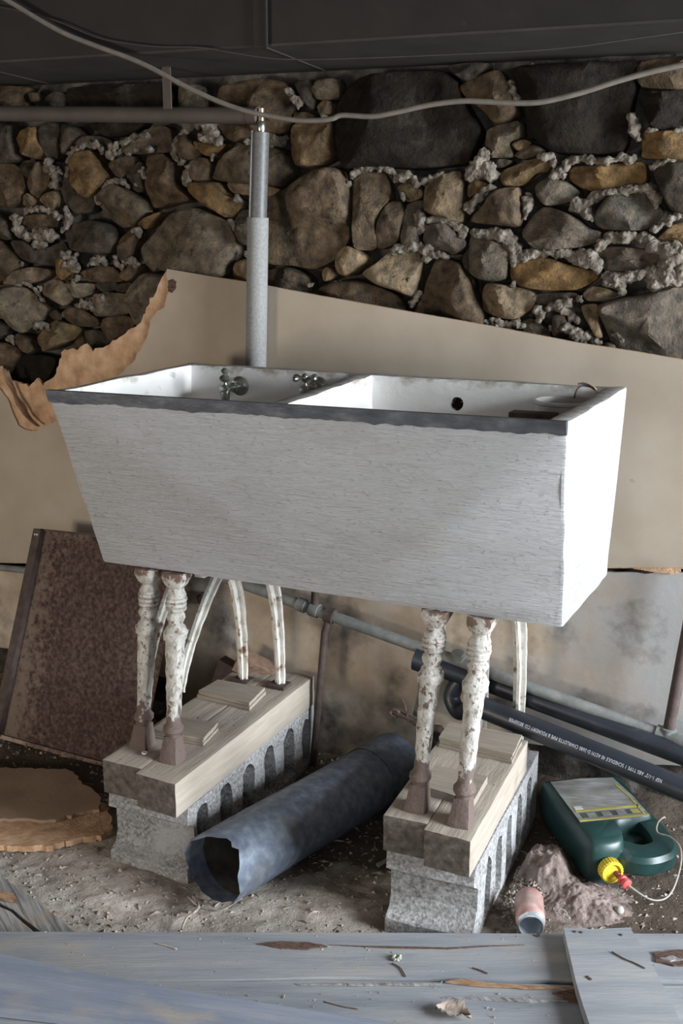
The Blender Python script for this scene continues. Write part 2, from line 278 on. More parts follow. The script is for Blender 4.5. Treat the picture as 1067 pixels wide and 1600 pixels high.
# stones of the wall: (outline in photo pixels, colour, bulge, flatness)
DK = (.088, .077, .067); BR = (.130, .098, .069); GB = (.135, .112, .088); TA = (.26, .205, .145); GO = (.22, .15, .082); OR = (.235, .155, .075); PU = (.024, .019, .0148); LT = (.30, .265, .215)  # PU: dark upper stones, shade below the duct partly put into their colour
STONES = [
 ([(-30,195),(20,195),(24,215),(33,250),(0,257),(-30,258)],DK,.03),([(25,217),(35,202),(62,198),(68,219),(73,235),(60,249),(41,243),(29,231)],GO,.05),
 ([(66,195),(95,195),(95,235),(84,252),(72,243)],DK,.03),([(97,197),(115,197),(130,211),(116,226),(103,242),(96,232)],DK,.03),
 ([(113,252),(128,237),(145,235),(163,260),(173,278),(159,297),(144,311),(132,303),(120,285),(117,264)],GO,.055),([(116,225),(132,213),(157,213),(175,221),(171,237),(148,227),(132,227)],DK,.03),
 ([(95,264),(111,260),(120,277),(124,297),(148,312),(144,330),(120,334),(103,316),(95,293)],DK,.03),([(175,254),(190,246),(208,244),(211,260),(198,277),(186,277),(175,262)],BR,.03),
 ([(37,252),(54,250),(60,260),(52,277),(45,279),(35,266)],DK,.025),([(-25,260),(21,256),(35,268),(41,291),(35,312),(21,324),(0,322),(-25,318)],BR,.04),
 ([(47,285),(60,258),(68,252),(78,273),(76,289),(64,306),(58,310),(49,297)],BR,.03),([(37,312),(46,301),(58,312),(54,321),(37,321)],TA,.03),([(66,312),(76,301),(93,297),(96,314),(89,328),(78,328)],TA,.035),
 ([(155,313),(177,286),(205,298),(232,317),(228,337),(197,357),(169,337)],GB,.045),([(201,268),(219,252),(227,264),(229,295),(216,301),(202,289)],DK,.03),
 ([(176,232),(186,219),(220,208),(247,196),(266,202),(269,235),(241,240),(200,241),(180,240)],GB,.045),
 ([(-20,136),(45,136),(38,150),(40,168),(-20,170)],BR,.03),([(108,140),(160,134),(262,132),(262,172),(112,172)],PU,.035),([(46,146),(62,146),(64,158),(50,160)],GB,.03),([(65,160),(90,143),(106,150),(112,172),(60,172)],DK,.025),
 ([(140,192),(222,190),(207,208),(172,214),(150,205)],PU,.03),
 ([(231,244),(254,239),(276,256),(279,281),(297,312),(270,318),(241,325),(233,299),(229,268)],BR,.05),([(280,211),(293,207),(301,223),(315,242),(297,252),(282,242)],BR,.04),([(303,221),(324,225),(353,225),(342,240),(328,245),(307,235)],GO,.04),
 ([(300,254),(313,246),(326,249),(331,262),(325,281),(311,284),(299,279)],(.19,.15,.115),.05),([(332,277),(346,252),(377,225),(400,228),(440,232),(456,246),(454,275),(437,291),(400,290),(345,283)],GB,.04),
 ([(355,288),(365,283),(394,284),(430,293),(437,297),(424,307),(400,306),(365,302)],TA,.045),([(301,285),(342,285),(357,305),(381,314),(367,339),(353,339),(332,326),(315,314),(303,301)],GO,.055),
 ([(336,192),(394,194),(398,211),(371,223),(348,209)],BR,.03),([(345,135),(370,130),(400,122),(445,128),(457,150),(457,195),(445,208),(420,214),(400,205),(398,192),(350,186),(338,165)],BR,.045),
 ([(286,132),(318,136),(322,170),(286,170)],GB,.03),
 ([(221,388),(248,357),(269,332),(304,324),(328,332),(355,345),(366,367),(374,392),(359,417),(349,433),(295,430),(254,422),(240,424),(227,411)],(.20,.175,.145),.06),
 ([(190,392),(194,369),(207,357),(217,365),(211,388),(200,409),(191,407)],BR,.045),([(215,349),(250,331),(246,340),(229,358)],GO,.03),([(189,425),(209,415),(218,413),(217,431),(201,440),(190,433)],(.19,.15,.11),.04),
 ([(203,460),(221,431),(238,425),(256,431),(256,464),(236,485),(219,514),(203,489)],(.19,.165,.14),.045),([(370,361),(376,330),(392,328),(408,340),(408,375),(388,384),(376,378)],DK,.04),([(364,429),(370,411),(386,404),(408,408),(408,446),(372,443)],TA,.035),
 ([(101,363),(115,349),(140,344),(169,349),(181,359),(188,380),(177,395),(157,398),(128,394),(111,388)],DK,.05),([(21,377),(41,376),(68,392),(99,378),(107,398),(89,415),(54,411),(29,400)],DK,.035),
 ([(35,341),(54,334),(93,336),(89,355),(82,359),(41,357)],BR,.045),([(-25,370),(0,374),(18,388),(38,413),(14,436),(-25,444)],BR,.04),([(-20,330),(16,345),(20,374),(0,373),(-20,368)],DK,.03),
 ([(10,444),(25,425),(49,417),(78,421),(79,430),(62,440),(37,445)],(.22,.18,.14),.045),([(-25,455),(0,452),(21,446),(47,450),(68,473),(76,485),(66,501),(41,520),(23,510),(16,499),(0,495),(-25,490)],(.20,.175,.15),.05),
 ([(70,442),(87,435),(103,442),(115,466),(105,478),(82,464),(70,454)],(.20,.165,.13),.05),([(99,444),(115,442),(148,444),(142,460),(124,466),(111,462)],(.25,.225,.19),.045),([(92,407),(103,402),(118,423),(103,438),(94,429)],OR,.05),
 ([(126,427),(148,417),(177,417),(192,440),(140,440)],BR,.045),([(124,473),(161,458),(202,460),(203,489),(157,495),(140,481)],(.18,.155,.125),.04),([(101,489),(113,477),(134,481),(155,501),(153,510),(128,510),(109,501)],BR,.045),
 ([(157,506),(171,495),(198,493),(212,506),(179,534),(163,520)],BR,.04),([(58,529),(83,502),(102,502),(129,514),(117,531),(73,549)],(.20,.16,.10),.05),([(132,519),(156,514),(175,533),(144,545)],DK,.03),
 ([(27,521),(51,529),(61,546),(49,553),(32,541)],GB,.03),([(-20,534),(15,536),(36,550),(17,587),(0,580),(-20,575)],BR,.04),([(19,590),(39,553),(83,558),(85,572),(71,596),(44,612)],PU,.02),([(112,545),(129,524),(138,536),(130,548)],BR,.025),
 ([(-15,497),(19,509),(7,528),(-15,531)],DK,.025),([(148,442),(181,441),(181,452),(160,456)],DK,.025),([(182,445),(206,441),(202,456),(184,455)],DK,.025),([(78,490),(90,483),(100,492),(96,500),(82,498)],DK,.02),
 ([(462,130),(489,125),(493,153),(490,172),(472,151)],DK,.03),([(491,139),(500,124),(527,124),(530,150),(518,156),(498,156)],GB,.03),([(495,166),(507,156),(518,160),(518,178),(503,181)],TA,.04),
 ([(461,205),(468,192),(520,189),(522,215),(524,245),(505,258),(487,263),(468,260),(462,244)],(.20,.145,.09),.05),([(459,178),(478,175),(492,182),(466,192)],BR,.03),
 ([(528,165),(545,135),(565,120),(600,114),(688,110),(715,127),(724,154),(744,189),(752,207),(742,232),(732,255),(700,260),(649,264),(600,262),(560,263),(541,263),(525,228),(522,205),(527,185)],PU,.06),
 ([(415,345),(419,330),(444,299),(487,270),(519,260),(540,272),(550,299),(554,331),(547,370),(530,402),(494,421),(458,416),(415,409)],(.165,.13,.095),.06),
 ([(551,281),(562,269),(601,270),(611,295),(608,316),(592,345),(589,388),(562,391),(555,378),(556,330)],(.175,.14,.105),.045),([(593,345),(609,317),(626,314),(634,335),(627,372),(612,384),(590,388)],(.165,.13,.1),.04),
 ([(538,342),(554,334),(554,354),(544,352)],TA,.03),([(526,416),(533,391),(548,384),(572,399),(572,413),(547,432),(530,427)],(.34,.27,.19),.05),([(505,424),(515,416),(526,427),(519,438),(508,438)],(.30,.235,.16),.04),
 ([(415,424),(451,418),(480,431),(487,445),(483,462),(415,452)],GB,.035),([(487,459),(520,440),(560,438),(622,462),(630,492),(560,483),(500,470)],BR,.035),([(572,427),(594,409),(615,390),(656,391),(658,431),(649,463),(626,456),(594,445)],(.34,.28,.21),.06),
 ([(629,359),(636,320),(661,313),(665,331),(658,359),(654,388),(629,384)],(.15,.135,.12),.035),([(622,292),(643,285),(661,299),(658,310),(636,315)],TA,.035),([(665,285),(685,276),(715,267),(724,278),(724,345),(700,342),(668,331)],(.21,.165,.115),.045),
 ([(662,382),(670,352),(695,347),(711,358),(730,378),(726,391),(703,399)],(.13,.115,.105),.04),([(647,490),(668,444),(678,411),(691,404),(718,409),(728,424),(744,461),(761,502),(744,514),(662,500)],(.15,.115,.085),.05),
 ([(722,409),(733,387),(737,430),(742,452),(730,424)],DK,.025),([(736,360),(757,370),(781,378),(800,391),(796,415),(792,436),(769,440),(744,434),(736,420)],(.15,.135,.115),.05),([(735,346),(757,318),(779,296),(814,293),(817,320),(814,354),(780,352)],(.17,.135,.105),.045),
 ([(753,463),(762,442),(813,449),(838,463),(831,483),(803,500),(758,487)],(.28,.225,.165),.055),([(796,421),(810,404),(851,401),(893,415),(937,428),(920,445),(893,454),(831,452),(803,442)],OR,.055),
 ([(817,360),(848,323),(893,335),(920,356),(941,363),(937,377),(906,387),(879,390),(848,394),(827,380)],(.16,.14,.12),.05),([(929,342),(948,308),(975,301),(1013,304),(1037,332),(1027,349),(999,361),(941,358)],(.13,.12,.11),.05),
 ([(783,277),(793,263),(851,246),(862,256),(858,267),(838,273),(817,291),(789,291)],(.26,.19,.11),.055),([(887,270),(896,260),(941,258),(1003,253),(1011,270),(1006,287),(961,298),(920,298),(896,287)],OR,.055),
 ([(838,291),(855,279),(886,284),(906,301),(893,315),(855,322),(841,308)],(.19,.175,.15),.045),([(808,128),(815,103),(1000,95),(997,115),(987,165),(972,237),(875,240),(850,230),(837,218),(824,215),(822,172)],PU,.045),
 ([(720,133),(777,110),(794,127),(806,160),(810,176),(798,191),(775,193),(759,176),(728,152)],BR,.045),([(759,213),(765,201),(808,189),(816,197),(814,215),(798,224),(802,244),(786,247),(761,244)],(.19,.165,.135),.045),
 ([(800,225),(817,218),(831,224),(810,236)],TA,.04),([(803,243),(820,230),(841,226),(851,236),(820,249)],(.19,.15,.12),.045),([(730,292),(748,281),(763,290),(734,309)],GO,.04),([(760,252),(786,248),(800,252),(785,262),(764,262)],DK,.03),
 ([(1004,212),(1012,206),(1090,204),(1090,248),(1008,248),(1003,235)],OR,.045),([(1002,150),(1090,140),(1090,200),(1022,203),(1008,170)],PU,.035),([(1002,96),(1090,90),(1090,137),(1002,136)],BR,.035),
 ([(1020,265),(1050,253),(1090,265),(1090,335),(1050,330),(1032,295)],DK,.04),([(930,398),(950,385),(1000,388),(1035,398),(1042,408),(1012,420),(950,425),(940,412)],(.14,.12,.105),.045),([(1025,377),(1050,352),(1090,345),(1090,382),(1040,384)],GO,.045),
 ([(910,460),(925,447),(950,450),(975,462),(940,470),(918,470)],(.24,.20,.15),.045),([(908,480),(918,475),(935,477),(940,510),(942,527),(932,527),(920,505)],(.25,.205,.145),.045),
 ([(936,478),(960,467),(1000,460),(1090,452),(1090,595),(970,556),(948,515)],(.155,.14,.125),.05),([(1020,447),(1090,437),(1090,452),(1035,456)],(.2,.18,.15),.03),([(865,492),(885,492),(890,518),(882,527),(865,524)],DK,.03),
 ([(798,510),(830,497),(857,515),(857,530),(800,524)],GB,.03),([(837,460),(897,457),(903,468),(880,480),(842,478)],DK,.03),([(945,535),(962,538),(968,552),(945,549)],(.3,.24,.17),.03),([(700,103),(762,98),(748,122),(725,127)],DK,.03),
 ([(-30,985),(20,990),(34,1010),(30,1046),(-30,1050)],DK,.03),([(-30,1052),(24,1050),(20,1082),(-30,1090)],BR,.03),([(1044,206),(1046,206),(1046,208)],DK,0),
]
def stone(px, colour, bulge, idx):
    pts = [at(x, y, .80) for x, y in px]
    # slightly angular outline: mix of straight and smooth
    sm = crom(pts, 5, True); n = len(sm)
    out = []
    for i, p in enumerate(sm):
        j = i//5; t = (i % 5)/5; lin = pts[j].lerp(pts[(j+1) % len(pts)], t); out.append(lin.lerp(p, .75))
    c = sum(out, V(0, 0, 0))/n
    size = min(max(p.x for p in out)-min(p.x for p in out), max(p.z for p in out)-min(p.z for p in out))
    b = min(bulge, size*.42); bm = bmesh.new(); rnd = random.Random(idx)
    tx, tz = rnd.uniform(-.35, .35), rnd.uniform(-.3, .3); rings = []
    prof = [(1.0, -.055), (1.0, -.008), (.985, .34*b), (.95, .62*b), (.90, .80*b), (.83, .91*b), (.74, .97*b), (.63, 1.0*b), (.50, 1.02*b), (.36, 1.03*b), (.2, 1.03*b)]
    cuts = [(rnd.uniform(0, 6.28), rnd.uniform(.35, 1.0), rnd.uniform(-.12, .32)*size) for _ in range(4)]
    for s, h in prof:
        ring = []
        for p in out:
            q = c+(p-c)*s; k = max(0, h)/b if b else 0
            dpt = h+k*((q.x-c.x)*tx+(q.z-c.z)*tz)*.5
            if h > 0:
                for ca_, sl, off in cuts: dpt = min(dpt, max(.18*h, 1.06*b-sl*max(0, (q.x-c.x)*math.cos(ca_)+(q.z-c.z)*math.sin(ca_)-off)))
            w = q+V(idx*3.1, 0, 0)
            e = .5*size*(.055*nz(w, 9)+.03*nz(w, 26)) if h > 0 else 0
            e += (.008*nz(w, 11)+.0045*nz(w, 30)+.0025*nz(w, 70))*min(1, k*1.5)
            ring.append(bm.verts.new(V(q.x+e*.5*nz(w, 40), .80-dpt-e, q.z+e*.5*nz(w+V(5, 0, 0), 40))))
        rings.append(ring)
    for A, B in zip(rings, rings[1:]):
        for k in range(n): bm.faces.new((A[k], A[(k+1) % n], B[(k+1) % n], B[k]))
    bm.faces.new(rings[-1])
    o = obj('stone', bm, M_stone, wall, smooth=34, org=V(c.x, .80, c.z))
    v = rnd.uniform(.85, 1.15); o.color = (colour[0]*v*.90, colour[1]*v*.855, colour[2]*v*.78, 1)
for i, s in enumerate(STONES):
    if s[2] > 0: stone(s[0], s[1], s[2], i)

# mortar squeezed out between the stones: (pixel path, radius px)
MORTAR = [([(872,275),(880,262),(895,250),(917,250),(940,252),(970,247),(990,250)],6),([(895,325),(912,322),(930,309),(950,300),(980,297),(1012,294),(1020,303),(1022,317)],6.5),([(900,318),(915,328),(922,335)],8),
 ([(812,398),(840,395),(862,392),(880,396),(905,405),(925,414),(935,420)],8),([(905,398),(915,402),(930,412)],11),([(935,385),(955,372),(985,370),(1015,374)],7),([(1022,360),(1045,345),(1067,334)],5),([(1030,392),(1045,395),(1050,410),(1040,425),(1022,438)],13),([(1060,400),(1062,425),(1050,440)],12),([(950,432),(975,436),(995,430),(1010,428)],8),([(950,440),(970,450),(978,458)],7),
 ([(740,364),(760,366),(785,370),(800,378),(806,390),(800,405)],8),([(775,368),(795,372),(806,388)],9),([(803,412),(815,400),(826,396)],6),([(806,440),(800,447)],4),
 ([(672,346),(690,343),(705,347),(718,356),(726,366)],6),([(655,338),(660,350),(656,358)],9),([(615,388),(635,386),(655,388),(672,392)],8),([(665,405),(680,398),(700,401)],6),([(645,475),(650,468),(655,455)],5),
 ([(735,280),(742,262),(752,250),(758,240)],8),([(738,270),(755,270),(770,272),(765,258)],9),([(730,330),(742,315),(755,302),(770,292)],6),([(822,320),(826,305),(822,340)],6),([(845,247),(858,243),(866,255)],6),
 ([(865,275),(870,270),(880,276)],6),([(985,180),(990,195),(988,208),(998,215)],6),([(1010,204),(1025,202)],4),([(1020,262),(1030,255),(1050,250)],5),([(1050,205),(1067,202)],3),([(797,130),(802,145),(806,158)],5),([(825,108),(832,106),(835,112)],5),
 ([(552,275),(556,267),(575,264),(600,264),(615,270)],5),([(545,290),(549,282)],5),([(615,272),(625,280),(640,277),(650,284)],7),([(655,288),(668,280),(690,272)],5),([(626,300),(632,312)],4),
 ([(525,445),(540,442),(550,450)],6),([(545,455),(552,462)],4),([(485,448),(492,443)],4),([(422,212),(435,218),(450,214)],4),([(420,228),(430,222),(445,226)],5),([(450,140),(462,155),(470,165)],6),
 ([(310,197),(325,195),(338,205)],10),([(312,212),(330,216),(345,218)],8),([(278,212),(274,228),(273,243),(280,252)],5.5),([(290,205),(282,208)],4),([(294,262),(292,275),(294,290)],6),([(286,255),(282,250)],5),([(332,250),(336,240)],4),([(386,223),(393,219)],4),([(372,310),(380,315)],5),([(362,347),(368,355),(366,362)],6),([(384,395),(388,402)],4),
 ([(108,250),(112,240),(122,230),(135,224),(150,226),(165,236)],6),([(174,245),(176,232),(200,222),(230,212)],7),([(180,236),(205,236),(235,232)],6),([(72,255),(82,268),(88,285),(82,295)],8),([(94,268),(90,262)],4),([(108,262),(106,275)],4),([(165,300),(172,286),(185,280),(196,288)],6),([(155,318),(150,308)],5),([(222,262),(226,280)],5),([(214,285),(218,292)],4),
 ([(20,340),(28,345),(26,358),(32,370)],7),([(40,332),(60,326),(80,330),(95,340)],6),([(102,325),(108,338),(104,352),(96,360)],5),([(50,365),(65,370),(75,365),(90,368)],11),([(58,378),(68,388)],9),([(96,400),(108,398),(118,404)],8),([(104,410),(114,416),(120,424)],8),([(140,410),(155,406),(168,410)],7),([(182,402),(184,412),(188,420)],5),([(198,410),(208,406),(214,410)],7),([(210,360),(216,358),(218,370)],5),([(218,335),(224,330),(236,330)],3.5),
 ([(20,445),(35,443),(52,450),(62,462),(68,472)],4),([(62,448),(66,456)],4),([(28,415),(34,410)],4),([(125,475),(140,478),(148,488)],7),([(115,440),(122,432)],6),([(60,512),(66,505),(74,512)],6),([(98,490),(104,497)],4),([(15,528),(20,532)],6),([(150,462),(160,470),(158,482)],6),
 ([(800,505),(812,502)],4),([(838,482),(845,492),(842,500)],7),([(858,480),(875,478),(890,474)],7),([(878,485),(892,492),(900,500)],6),([(862,515),(870,510)],5),([(888,515),(900,520),(915,530)],9),([(925,532),(935,535)],5),([(962,520),(970,530)],5),([(906,470),(900,462)],5),
 ([(770,500),(785,505),(800,508),(815,505)],6),([(760,500),(775,508)],5),([(505,182),(512,186)],4),([(1060,385),(1067,395)],6)]
MORT = []
for i, (px, r) in enumerate(MORTAR):
    rnd = random.Random(900+i); pts = [V(x, y, 0) for x, y in px]; path = crom(pts, 6) if len(pts) > 2 else [pts[0].lerp(pts[1], k/5) for k in range(6)]
    L = sum((b-a).length for a, b in zip(path, path[1:])); step = max(2.0, r*.4); bm = bmesh.new(); acc = 0; prev = path[0]; spots = [path[0]]
    for p in path[1:]:
        acc += (p-prev).length; prev = p
        if acc >= step: spots.append(p); acc = 0
    for p in [q_ for q_ in spots for _ in (0, 1)]:
        rr = .78*r*rnd.uniform(.6, 1.1); w = at(p.x+rnd.uniform(-.65, .65)*r, p.y+rnd.uniform(-.65, .65)*r, .785+rnd.uniform(-.005, .008)); R = rr*.0020
        g = bmesh.ops.create_icosphere(bm, subdivisions=1, radius=1.08)
        for v in g['verts']:
            d = v.co.copy(); k = 1+.45*nz(d+w*40, 1.3)+.25*nz(d*2.7+w*60, 1.1)
            v.co = w+V(d.x*R*k*1.1, d.y*R*k*1.05, d.z*R*k)
    o = obj('mortar_lump', bm, M_mortar, wall, smooth=True)
    md = o.modifiers.new('r', 'REMESH'); md.mode = 'VOXEL'; md.voxel_size = .003; md.use_smooth_shade = True; MORT.append(o)
dg = bpy.context.evaluated_depsgraph_get()
MNEW = [bpy.data.meshes.new_from_object(o.evaluated_get(dg)) for o in MORT]
for o, nm in zip(MORT, MNEW):
    o.modifiers.clear(); w0 = ORG[o]
    if len(nm.vertices) > 20:
        sb = bmesh.new(); sb.from_mesh(nm)
        for _ in range(3): bmesh.ops.smooth_vert(sb, verts=sb.verts[:], factor=.5, use_axis_x=True, use_axis_y=True, use_axis_z=True)
        sb.normal_update(); mv = [(v, v.normal.copy()) for v in sb.verts]
        for v, nn in mv:
            p = v.co+w0; v.co += nn*(.0045*nz(p, 55)+.003*nz(p, 120)+.002*nz(p, 260))
        sb.to_mesh(nm); sb.free()
        o.data = nm

# ------------------------------------------------------------------ duct above the wall
def dz(x): return 1.982-.020*(x+.47)
duct = thing('air_duct', (0.4, .66, 1.95), 'dark sheet metal duct running along the ceiling above the stone wall', 'duct')
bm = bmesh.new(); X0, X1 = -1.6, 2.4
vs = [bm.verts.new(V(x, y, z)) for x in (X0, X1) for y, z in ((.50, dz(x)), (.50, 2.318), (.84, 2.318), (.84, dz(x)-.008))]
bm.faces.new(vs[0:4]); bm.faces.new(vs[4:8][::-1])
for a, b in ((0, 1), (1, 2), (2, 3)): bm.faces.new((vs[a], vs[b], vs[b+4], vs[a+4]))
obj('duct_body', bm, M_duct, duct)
bm = bmesh.new()
v4 = [bm.verts.new(V(x, y, dz(x)-(.008 if y > .6 else 0)-.0005+(.006 if k else 0))) for k in (0, 1) for x, y in ((X0, .4985), (X1, .4985), (X1, .838), (X0, .838))]
for f in ((0, 1, 2, 3), (7, 6, 5, 4), (0, 4, 5, 1), (1, 5, 6, 2), (2, 6, 7, 3), (3, 7, 4, 0)): bm.faces.new([v4[k] for k in f])
obj('duct_underside', bm, M_ductbelly, duct, label='lighter underside of the duct')
for x in (.30, -.62, 1.75):                       # slip seams
    bm = bmesh.new(); box(bm, (x-.019, .491, dz(x)-.003), (x+.019, .4985, 2.316), bev=.002); box(bm, (x+.017, .486, dz(x)-.003), (x+.021, .492, 2.316))
    obj('slip_seam', bm, M_duct, duct)
    bm = bmesh.new(); tube(bm, [V(x+.012, .50, dz(x)-.002), V(x+.012, .835, dz(x)-.009)], .0022, 6); obj('underside_seam', bm, M_ductbelly, duct)

# ------------------------------------------------------------------ wall boards
def upper_z(p): return at(p[0], p[1], .735)
top = [(262,420),(325,431),(388,441),(500,462),(640,487),(760,508),(900,535),(985,548),(1067,562),(1140,575)]
tornb = [(0,574),(8,592),(20,596),(40,600),(45,606),(58,594),(66,600),(75,594),(84,590),(92,570),(96,550),(106,545),(120,547),(132,538),(146,548),(165,540),(182,530),(205,514),(218,505),(226,486),(236,468),(246,446),(255,428)]
seamL, seamR = V(-1.5, .735, .39), V(1.75, .735, .768)
bp = thing('torn_wallboard', (0.3, .735, .62), 'large grey-brown fibreboard sheet with a ragged torn orange top left corner', 'wallboard')
back = [at(x, y, .735) for x, y in [(-150,560),(-60,566)]+tornb]; back = rag(back, .012, .010, 3, False)
back += [at(x, y, .735) for x, y in top]
bm = bmesh.new(); poly_prism(bm, back+[seamR.copy(), seamL.copy()], [], V(0, .012, 0)); obj('fibre_core', bm, M_fibre, bp, label='torn orange fibre core of the sheet')
facel = [(0,606),(12,622),(22,645),(30,665),(42,671),(58,673),(76,664),(92,655),(110,640),(150,610),(195,580),(212,560),(224,540),(234,515),(236,500),(246,486),(258,478),(262,462),(268,452),(264,440),(258,424)]
front = [at(x, y, .733) for x, y in [(-150,580),(-60,590)]+facel]; front = rag(front, .014, .007, 8, False)+[at(x, y, .733) for x, y in top]
front = [V(p.x, .733, p.z) for p in front]
bm = bmesh.new(); poly_prism(bm, front+[V(seamR.x, .733, seamR.z+.004), V(seamL.x, .733, seamL.z+.004)], [], V(0, -.004, 0)); obj('face_sheet', bm, M_board, bp, label='smooth grey-brown paper face')
# curl of torn fibre near the tub corner
bm = bmesh.new(); cl = [at(x, y, .72) for x, y in [(2,582),(10,606),(22,630),(38,655),(52,668)]]; rr = []
for i, p in enumerate(crom(cl, 5)):
    rr.append([bm.verts.new(p+V(.02*math.cos(a)+.05*(a/3.2)+.006*nz(p*30+V(a, 0, 0)), -.022*math.sin(a)*(1+.5*nz(p, 14)), .012*math.cos(a)+.02*(a/3.))) for a in [k*.4 for k in range(9)]])
for A, B in zip(rr, rr[1:]):
    for k in range(8): bm.faces.new((A[k], A[k+1], B[k+1], B[k]))
bmesh.ops.solidify(bm, geom=bm.faces[:], thickness=.004); wobble(bm, .004, 40)
obj('curled_tear', bm, M_fibre, bp, smooth=True)
bm = bmesh.new(); tear = [at(x, y, .7285) for x, y in [(262,438),(270,436),(276,440),(274,452),(268,458),(262,455)]]; poly_prism(bm, rag(tear, .006, .004), [], V(0, .002, 0)); obj('stain', bm, M_rotwood, bp)
def seam_z(x): return seamL.z+(seamR.z-seamL.z)*(x-seamL.x)/(seamR.x-seamL.x)
lb = thing('stained_wallboard', (0.3, .75, 0), 'soot stained lower wallboard behind the iron legs and pipes', 'wallboard')
lo_out = [V(-1.5, .738, seam_z(-1.5)-.012), V(-1.5, .738, .155)]+rag([V(-1.4, .738, .158), V(-.15, .738, .165)], .03, .01, 4, False)+[V(-.15, .738, .0), V(.62, .738, .0), V(.66, .738, .16)]+rag([V(.70, .738, .17), V(1.70, .738, .20)], .03, .012, 9, False)+[V(1.75, .738, .20), V(1.75, .738, seam_z(1.75)-.012)]  # right bottom edge raised so the dark backing stands in for shadow
top_r = rag([V(1.75, .738, seam_z(1.75)-.010), V(-1.5, .738, seam_z(-1.5)-.010)], .025, .006, 6, False)
bm = bmesh.new(); poly_prism(bm, lo_out[:-1]+top_r[:-1], [], V(0, .010, 0)); obj('board_sheet', bm, M_boardlow, lb)
bm = bmesh.new(); e1 = [at(x, y, .731) for x, y in [(950,876),(985,880),(1020,883),(1052,886),(1062,889)]]; e2 = [at(x, y, .731) for x, y in [(1063,894),(1050,897),(1015,893),(985,888),(950,884)]]
poly_prism(bm, rag(e1+e2, .008, .003), [], V(0, .006, 0)); obj('broken_edge', bm, M_fibre, lb, label='torn orange edge at the seam')

# ------------------------------------------------------------------ laundry tub
Wt, Dt, ZT, ZB = 1.2, .606, 1.18, .73
tub = thing('laundry_tub', (.6, .34, ZB), 'big white painted concrete double laundry tub with sloping front', 'laundry tub')
def rimz(x, y): return ZT-.006*(1-x/Wt)*(1-y/Dt)+.004*(1-x/Wt)*(y/Dt)
xs = lambda y: [0, .026, .572-.05*y/Dt, .612-.05*y/Dt, 1.160, Wt]; ys = [0, .022, .572, Dt]
bm = bmesh.new(); T = [[bm.verts.new(V(x, y, rimz(x, y))) for x in xs(y)] for y in ys]
rim_faces = []
for j in range(3):
    for i in range(5):
        if j == 1 and i in (1, 3): continue
        rim_faces.append(bm.faces.new((T[j][i], T[j][i+1], T[j+1][i+1], T[j+1][i])))
e, s = .0207, .148
fl_, fr_, br_, bl_ = [bm.verts.new(V(*c)) for c in ((e, s, ZB), (Wt-e, s, ZB), (Wt-e, Dt, ZB-.012), (e, Dt, ZB-.006))]
bm.faces.new(T[0][:]+[fr_, fl_]); bm.faces.new([T[3][k] for k in range(5, -1, -1)]+[bl_, br_])
bm.faces.new([T[k][5] for k in range(4)]+[br_, fr_]); bm.faces.new([T[k][0] for k in range(3, -1, -1)]+[fl_, bl_]); bm.faces.new((fl_, fr_, br_, bl_))
in_faces = []
for i in (1, 3):
    t4 = [T[1][i], T[1][i+1], T[2][i+1], T[2][i]]
    b4 = [bm.verts.new(V(c.co.x+dx, c.co.y+dy, .80)) for c, dx, dy in zip(t4, (.02, -.02, -.02, .02), (.13, .13, -.02, -.02))]
    for k in range(4): in_faces.append(bm.faces.new((t4[k], b4[k], b4[(k+1) % 4], t4[(k+1) % 4])))
    in_faces.append(bm.faces.new(b4))
for f in rim_faces: f.material_index = 1
for f in in_faces: f.material_index = 2
bmesh.ops.recalc_face_normals(bm, faces=bm.faces[:])
ed = [ed for ed in bm.edges if ed.calc_face_angle(0) > .5]
bmesh.ops.bevel(bm, geom=ed, offset=.007, segments=2, affect='EDGES', profile=.6, material=-1)
bmesh.ops.subdivide_edges(bm, edges=[ed for ed in bm.edges if ed.calc_length() > .1], cuts=9, use_grid_fill=True)
wobble(bm, .0035, 14); wobble(bm, .0018, 45)
body = obj('tub_body', bm, [M_tub, M_rim, M_tubin], tub, smooth=35, org=V(.6, .34, ZB))
# overflow hole through the back wall of the right basin
cb = bmesh.new(); c0 = at(713, 631, .566); lathe(cb, [(-.05, .0165), (.08, .0165)], V(c0.x, c0.y, c0.z), V(0, 1, 0), 16); wobble(cb, .003, 60)
cm = bpy.data.meshes.new('cut'); cb.to_mesh(cm); cb.free(); co = bpy.data.objects.new('cut', cm); COL.objects.link(co)
md = body.modifiers.new('b', 'BOOLEAN'); md.object = co; md.operation = 'DIFFERENCE'; md.solver = 'EXACT'
dg = bpy.context.evaluated_depsgraph_get(); nm = bpy.data.meshes.new_from_object(body.evaluated_get(dg)); body.modifiers.clear()
if len(nm.polygons) > 50: body.data = nm
bpy.data.objects.remove(co)
bm = bmesh.new(); lathe(bm, [(.0, .0172), (.03, .0165), (.03, .001)], V(c0.x, .575, c0.z), V(0, 1, 0), 16, caps=False); obj('overflow_hole', bm, M_rotwood, tub, smooth=True, label='dark rusty overflow hole')
